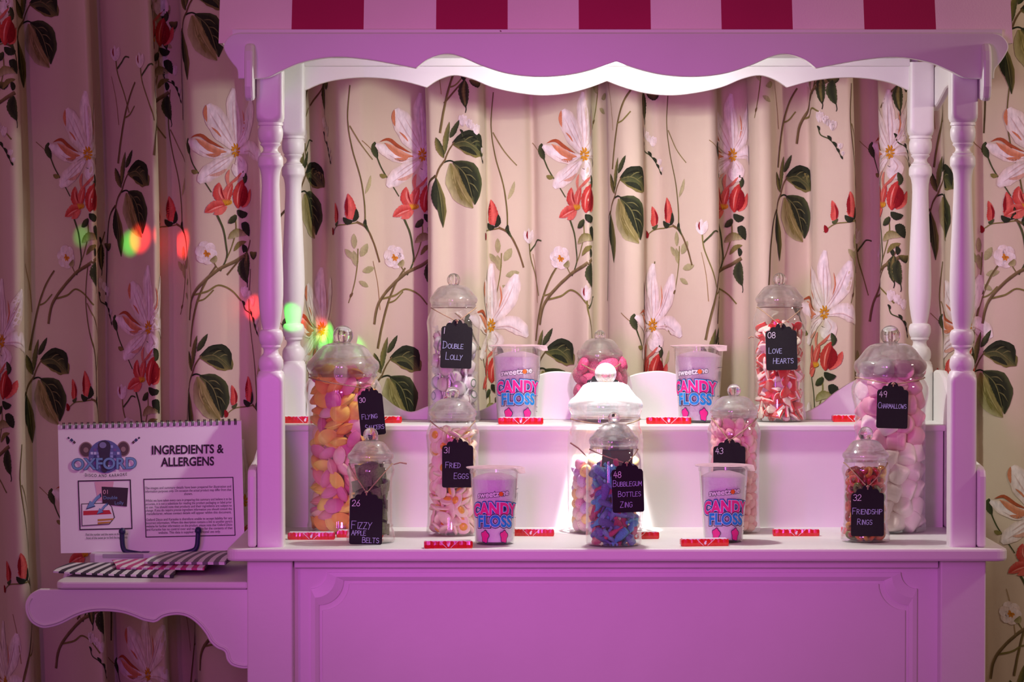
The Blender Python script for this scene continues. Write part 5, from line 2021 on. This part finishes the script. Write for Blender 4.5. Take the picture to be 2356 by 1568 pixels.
# ------------------------------------------------------------------ striped paper bags
def bag_mat(name, dark, light):
    m = bpy.data.materials.new(name)
    m.use_nodes = True
    nt = m.node_tree
    b = nt.nodes['Principled BSDF']
    b.inputs['Roughness'].default_value = .6
    tc = nt.nodes.new('ShaderNodeTexCoord')
    w = nt.nodes.new('ShaderNodeTexWave')
    w.wave_type = 'BANDS'
    w.bands_direction = 'X'
    w.inputs['Scale'].default_value = 14.0
    nt.links.new(tc.outputs['Object'], w.inputs['Vector'])
    r = nt.nodes.new('ShaderNodeValToRGB')
    r.color_ramp.interpolation = 'CONSTANT'
    r.color_ramp.elements[0].color = dark + (1,)
    r.color_ramp.elements[1].color = light + (1,)
    r.color_ramp.elements[1].position = .5
    nt.links.new(w.outputs['Fac'], r.inputs[0])
    nt.links.new(r.outputs[0], b.inputs['Base Color'])
    return m


BGB = bag_mat('black_stripe_paper', (.03, .028, .04), (.78, .76, .78))
BGG = bag_mat('grey_stripe_paper', (.16, .15, .17), (.78, .76, .78))
BGP = bag_mat('pink_stripe_paper', (.55, .06, .22), (.80, .72, .76))


def bag(corners, z, m_, label, sag=.0, th=.004, name='paper_bag'):
    """flat paper bag: quad on the shelf (px corners on the shelf top), two plies with a lifted mouth"""
    P_ = [onz(x, y_, ZFL) for x, y_ in corners]
    c = sum(P_, Vector()) / 4
    ang = math.atan2(P_[1].y - P_[0].y, P_[1].x - P_[0].x)
    R = Matrix.Rotation(-ang, 4, 'Z')
    L_ = [R @ (p - c) for p in P_]
    o = MB()
    nu, nv = 20, 8
    for ply in range(3):
        vs, fs = [], []
        for j in range(nv + 1):
            for i in range(nu + 1):
                u, v = i / nu, j / nv
                p = L_[0].lerp(L_[1], u).lerp(L_[3].lerp(L_[2], u), v)
                lift = th * ply * (.35 + .65 * math.sin(math.pi * v) ** .7) * (.4 + .6 * u ** 1.5) + sag * (1 - u) ** 2 + .0012 * math.sin(6 * u + 3 * v + ply)
                zz = -.002 * (v > .98) * 0
                vs.append((p.x, p.y, lift + .002 + (.0016 if j % nv else 0)))
        for j in range(nv):
            for i in range(nu):
                a = j * (nu + 1) + i
                fs.append((a, a + 1, a + nu + 2, a + nu + 1))
        o.add(vs, fs)
    # folded front edge joining the plies
    vs, fs = [], []
    for i in range(nu + 1):
        u = i / nu
        p = L_[0].lerp(L_[1], u)
        vs += [(p.x, p.y, .001 + sag * (1 - u) ** 2), (p.x, p.y - .001, .002 + th * 1.6 * (.35) * (.4 + .6 * u ** 1.5) + sag * (1 - u) ** 2 + .0016)]
    for i in range(nu):
        fs.append((2 * i, 2 * i + 2, 2 * i + 3, 2 * i + 1))
    o.add(vs, fs)
    b = o.build(name, m_, smooth=True)
    b.location = c + Vector((0, 0, z))
    b.rotation_euler = (0, 0, ang)
    tag(b, label, 'paper bag', 'striped paper bags on the side shelf')
    return b


bag([(122, 1326), (400, 1330), (415, 1299), (170, 1303)], .0008, BGB, 'black and white striped paper bag lying lowest, reaching the shelf edge', sag=.006)
bag([(268, 1321), (470, 1324), (500, 1297), (256, 1301)], .010, BGP, 'pink and white striped paper bag between two black striped ones', th=.004)
bag([(332, 1319), (520, 1322), (566, 1299), (385, 1294)], .019, BGG, 'grey and white striped paper bag on top of the pile', th=.006)
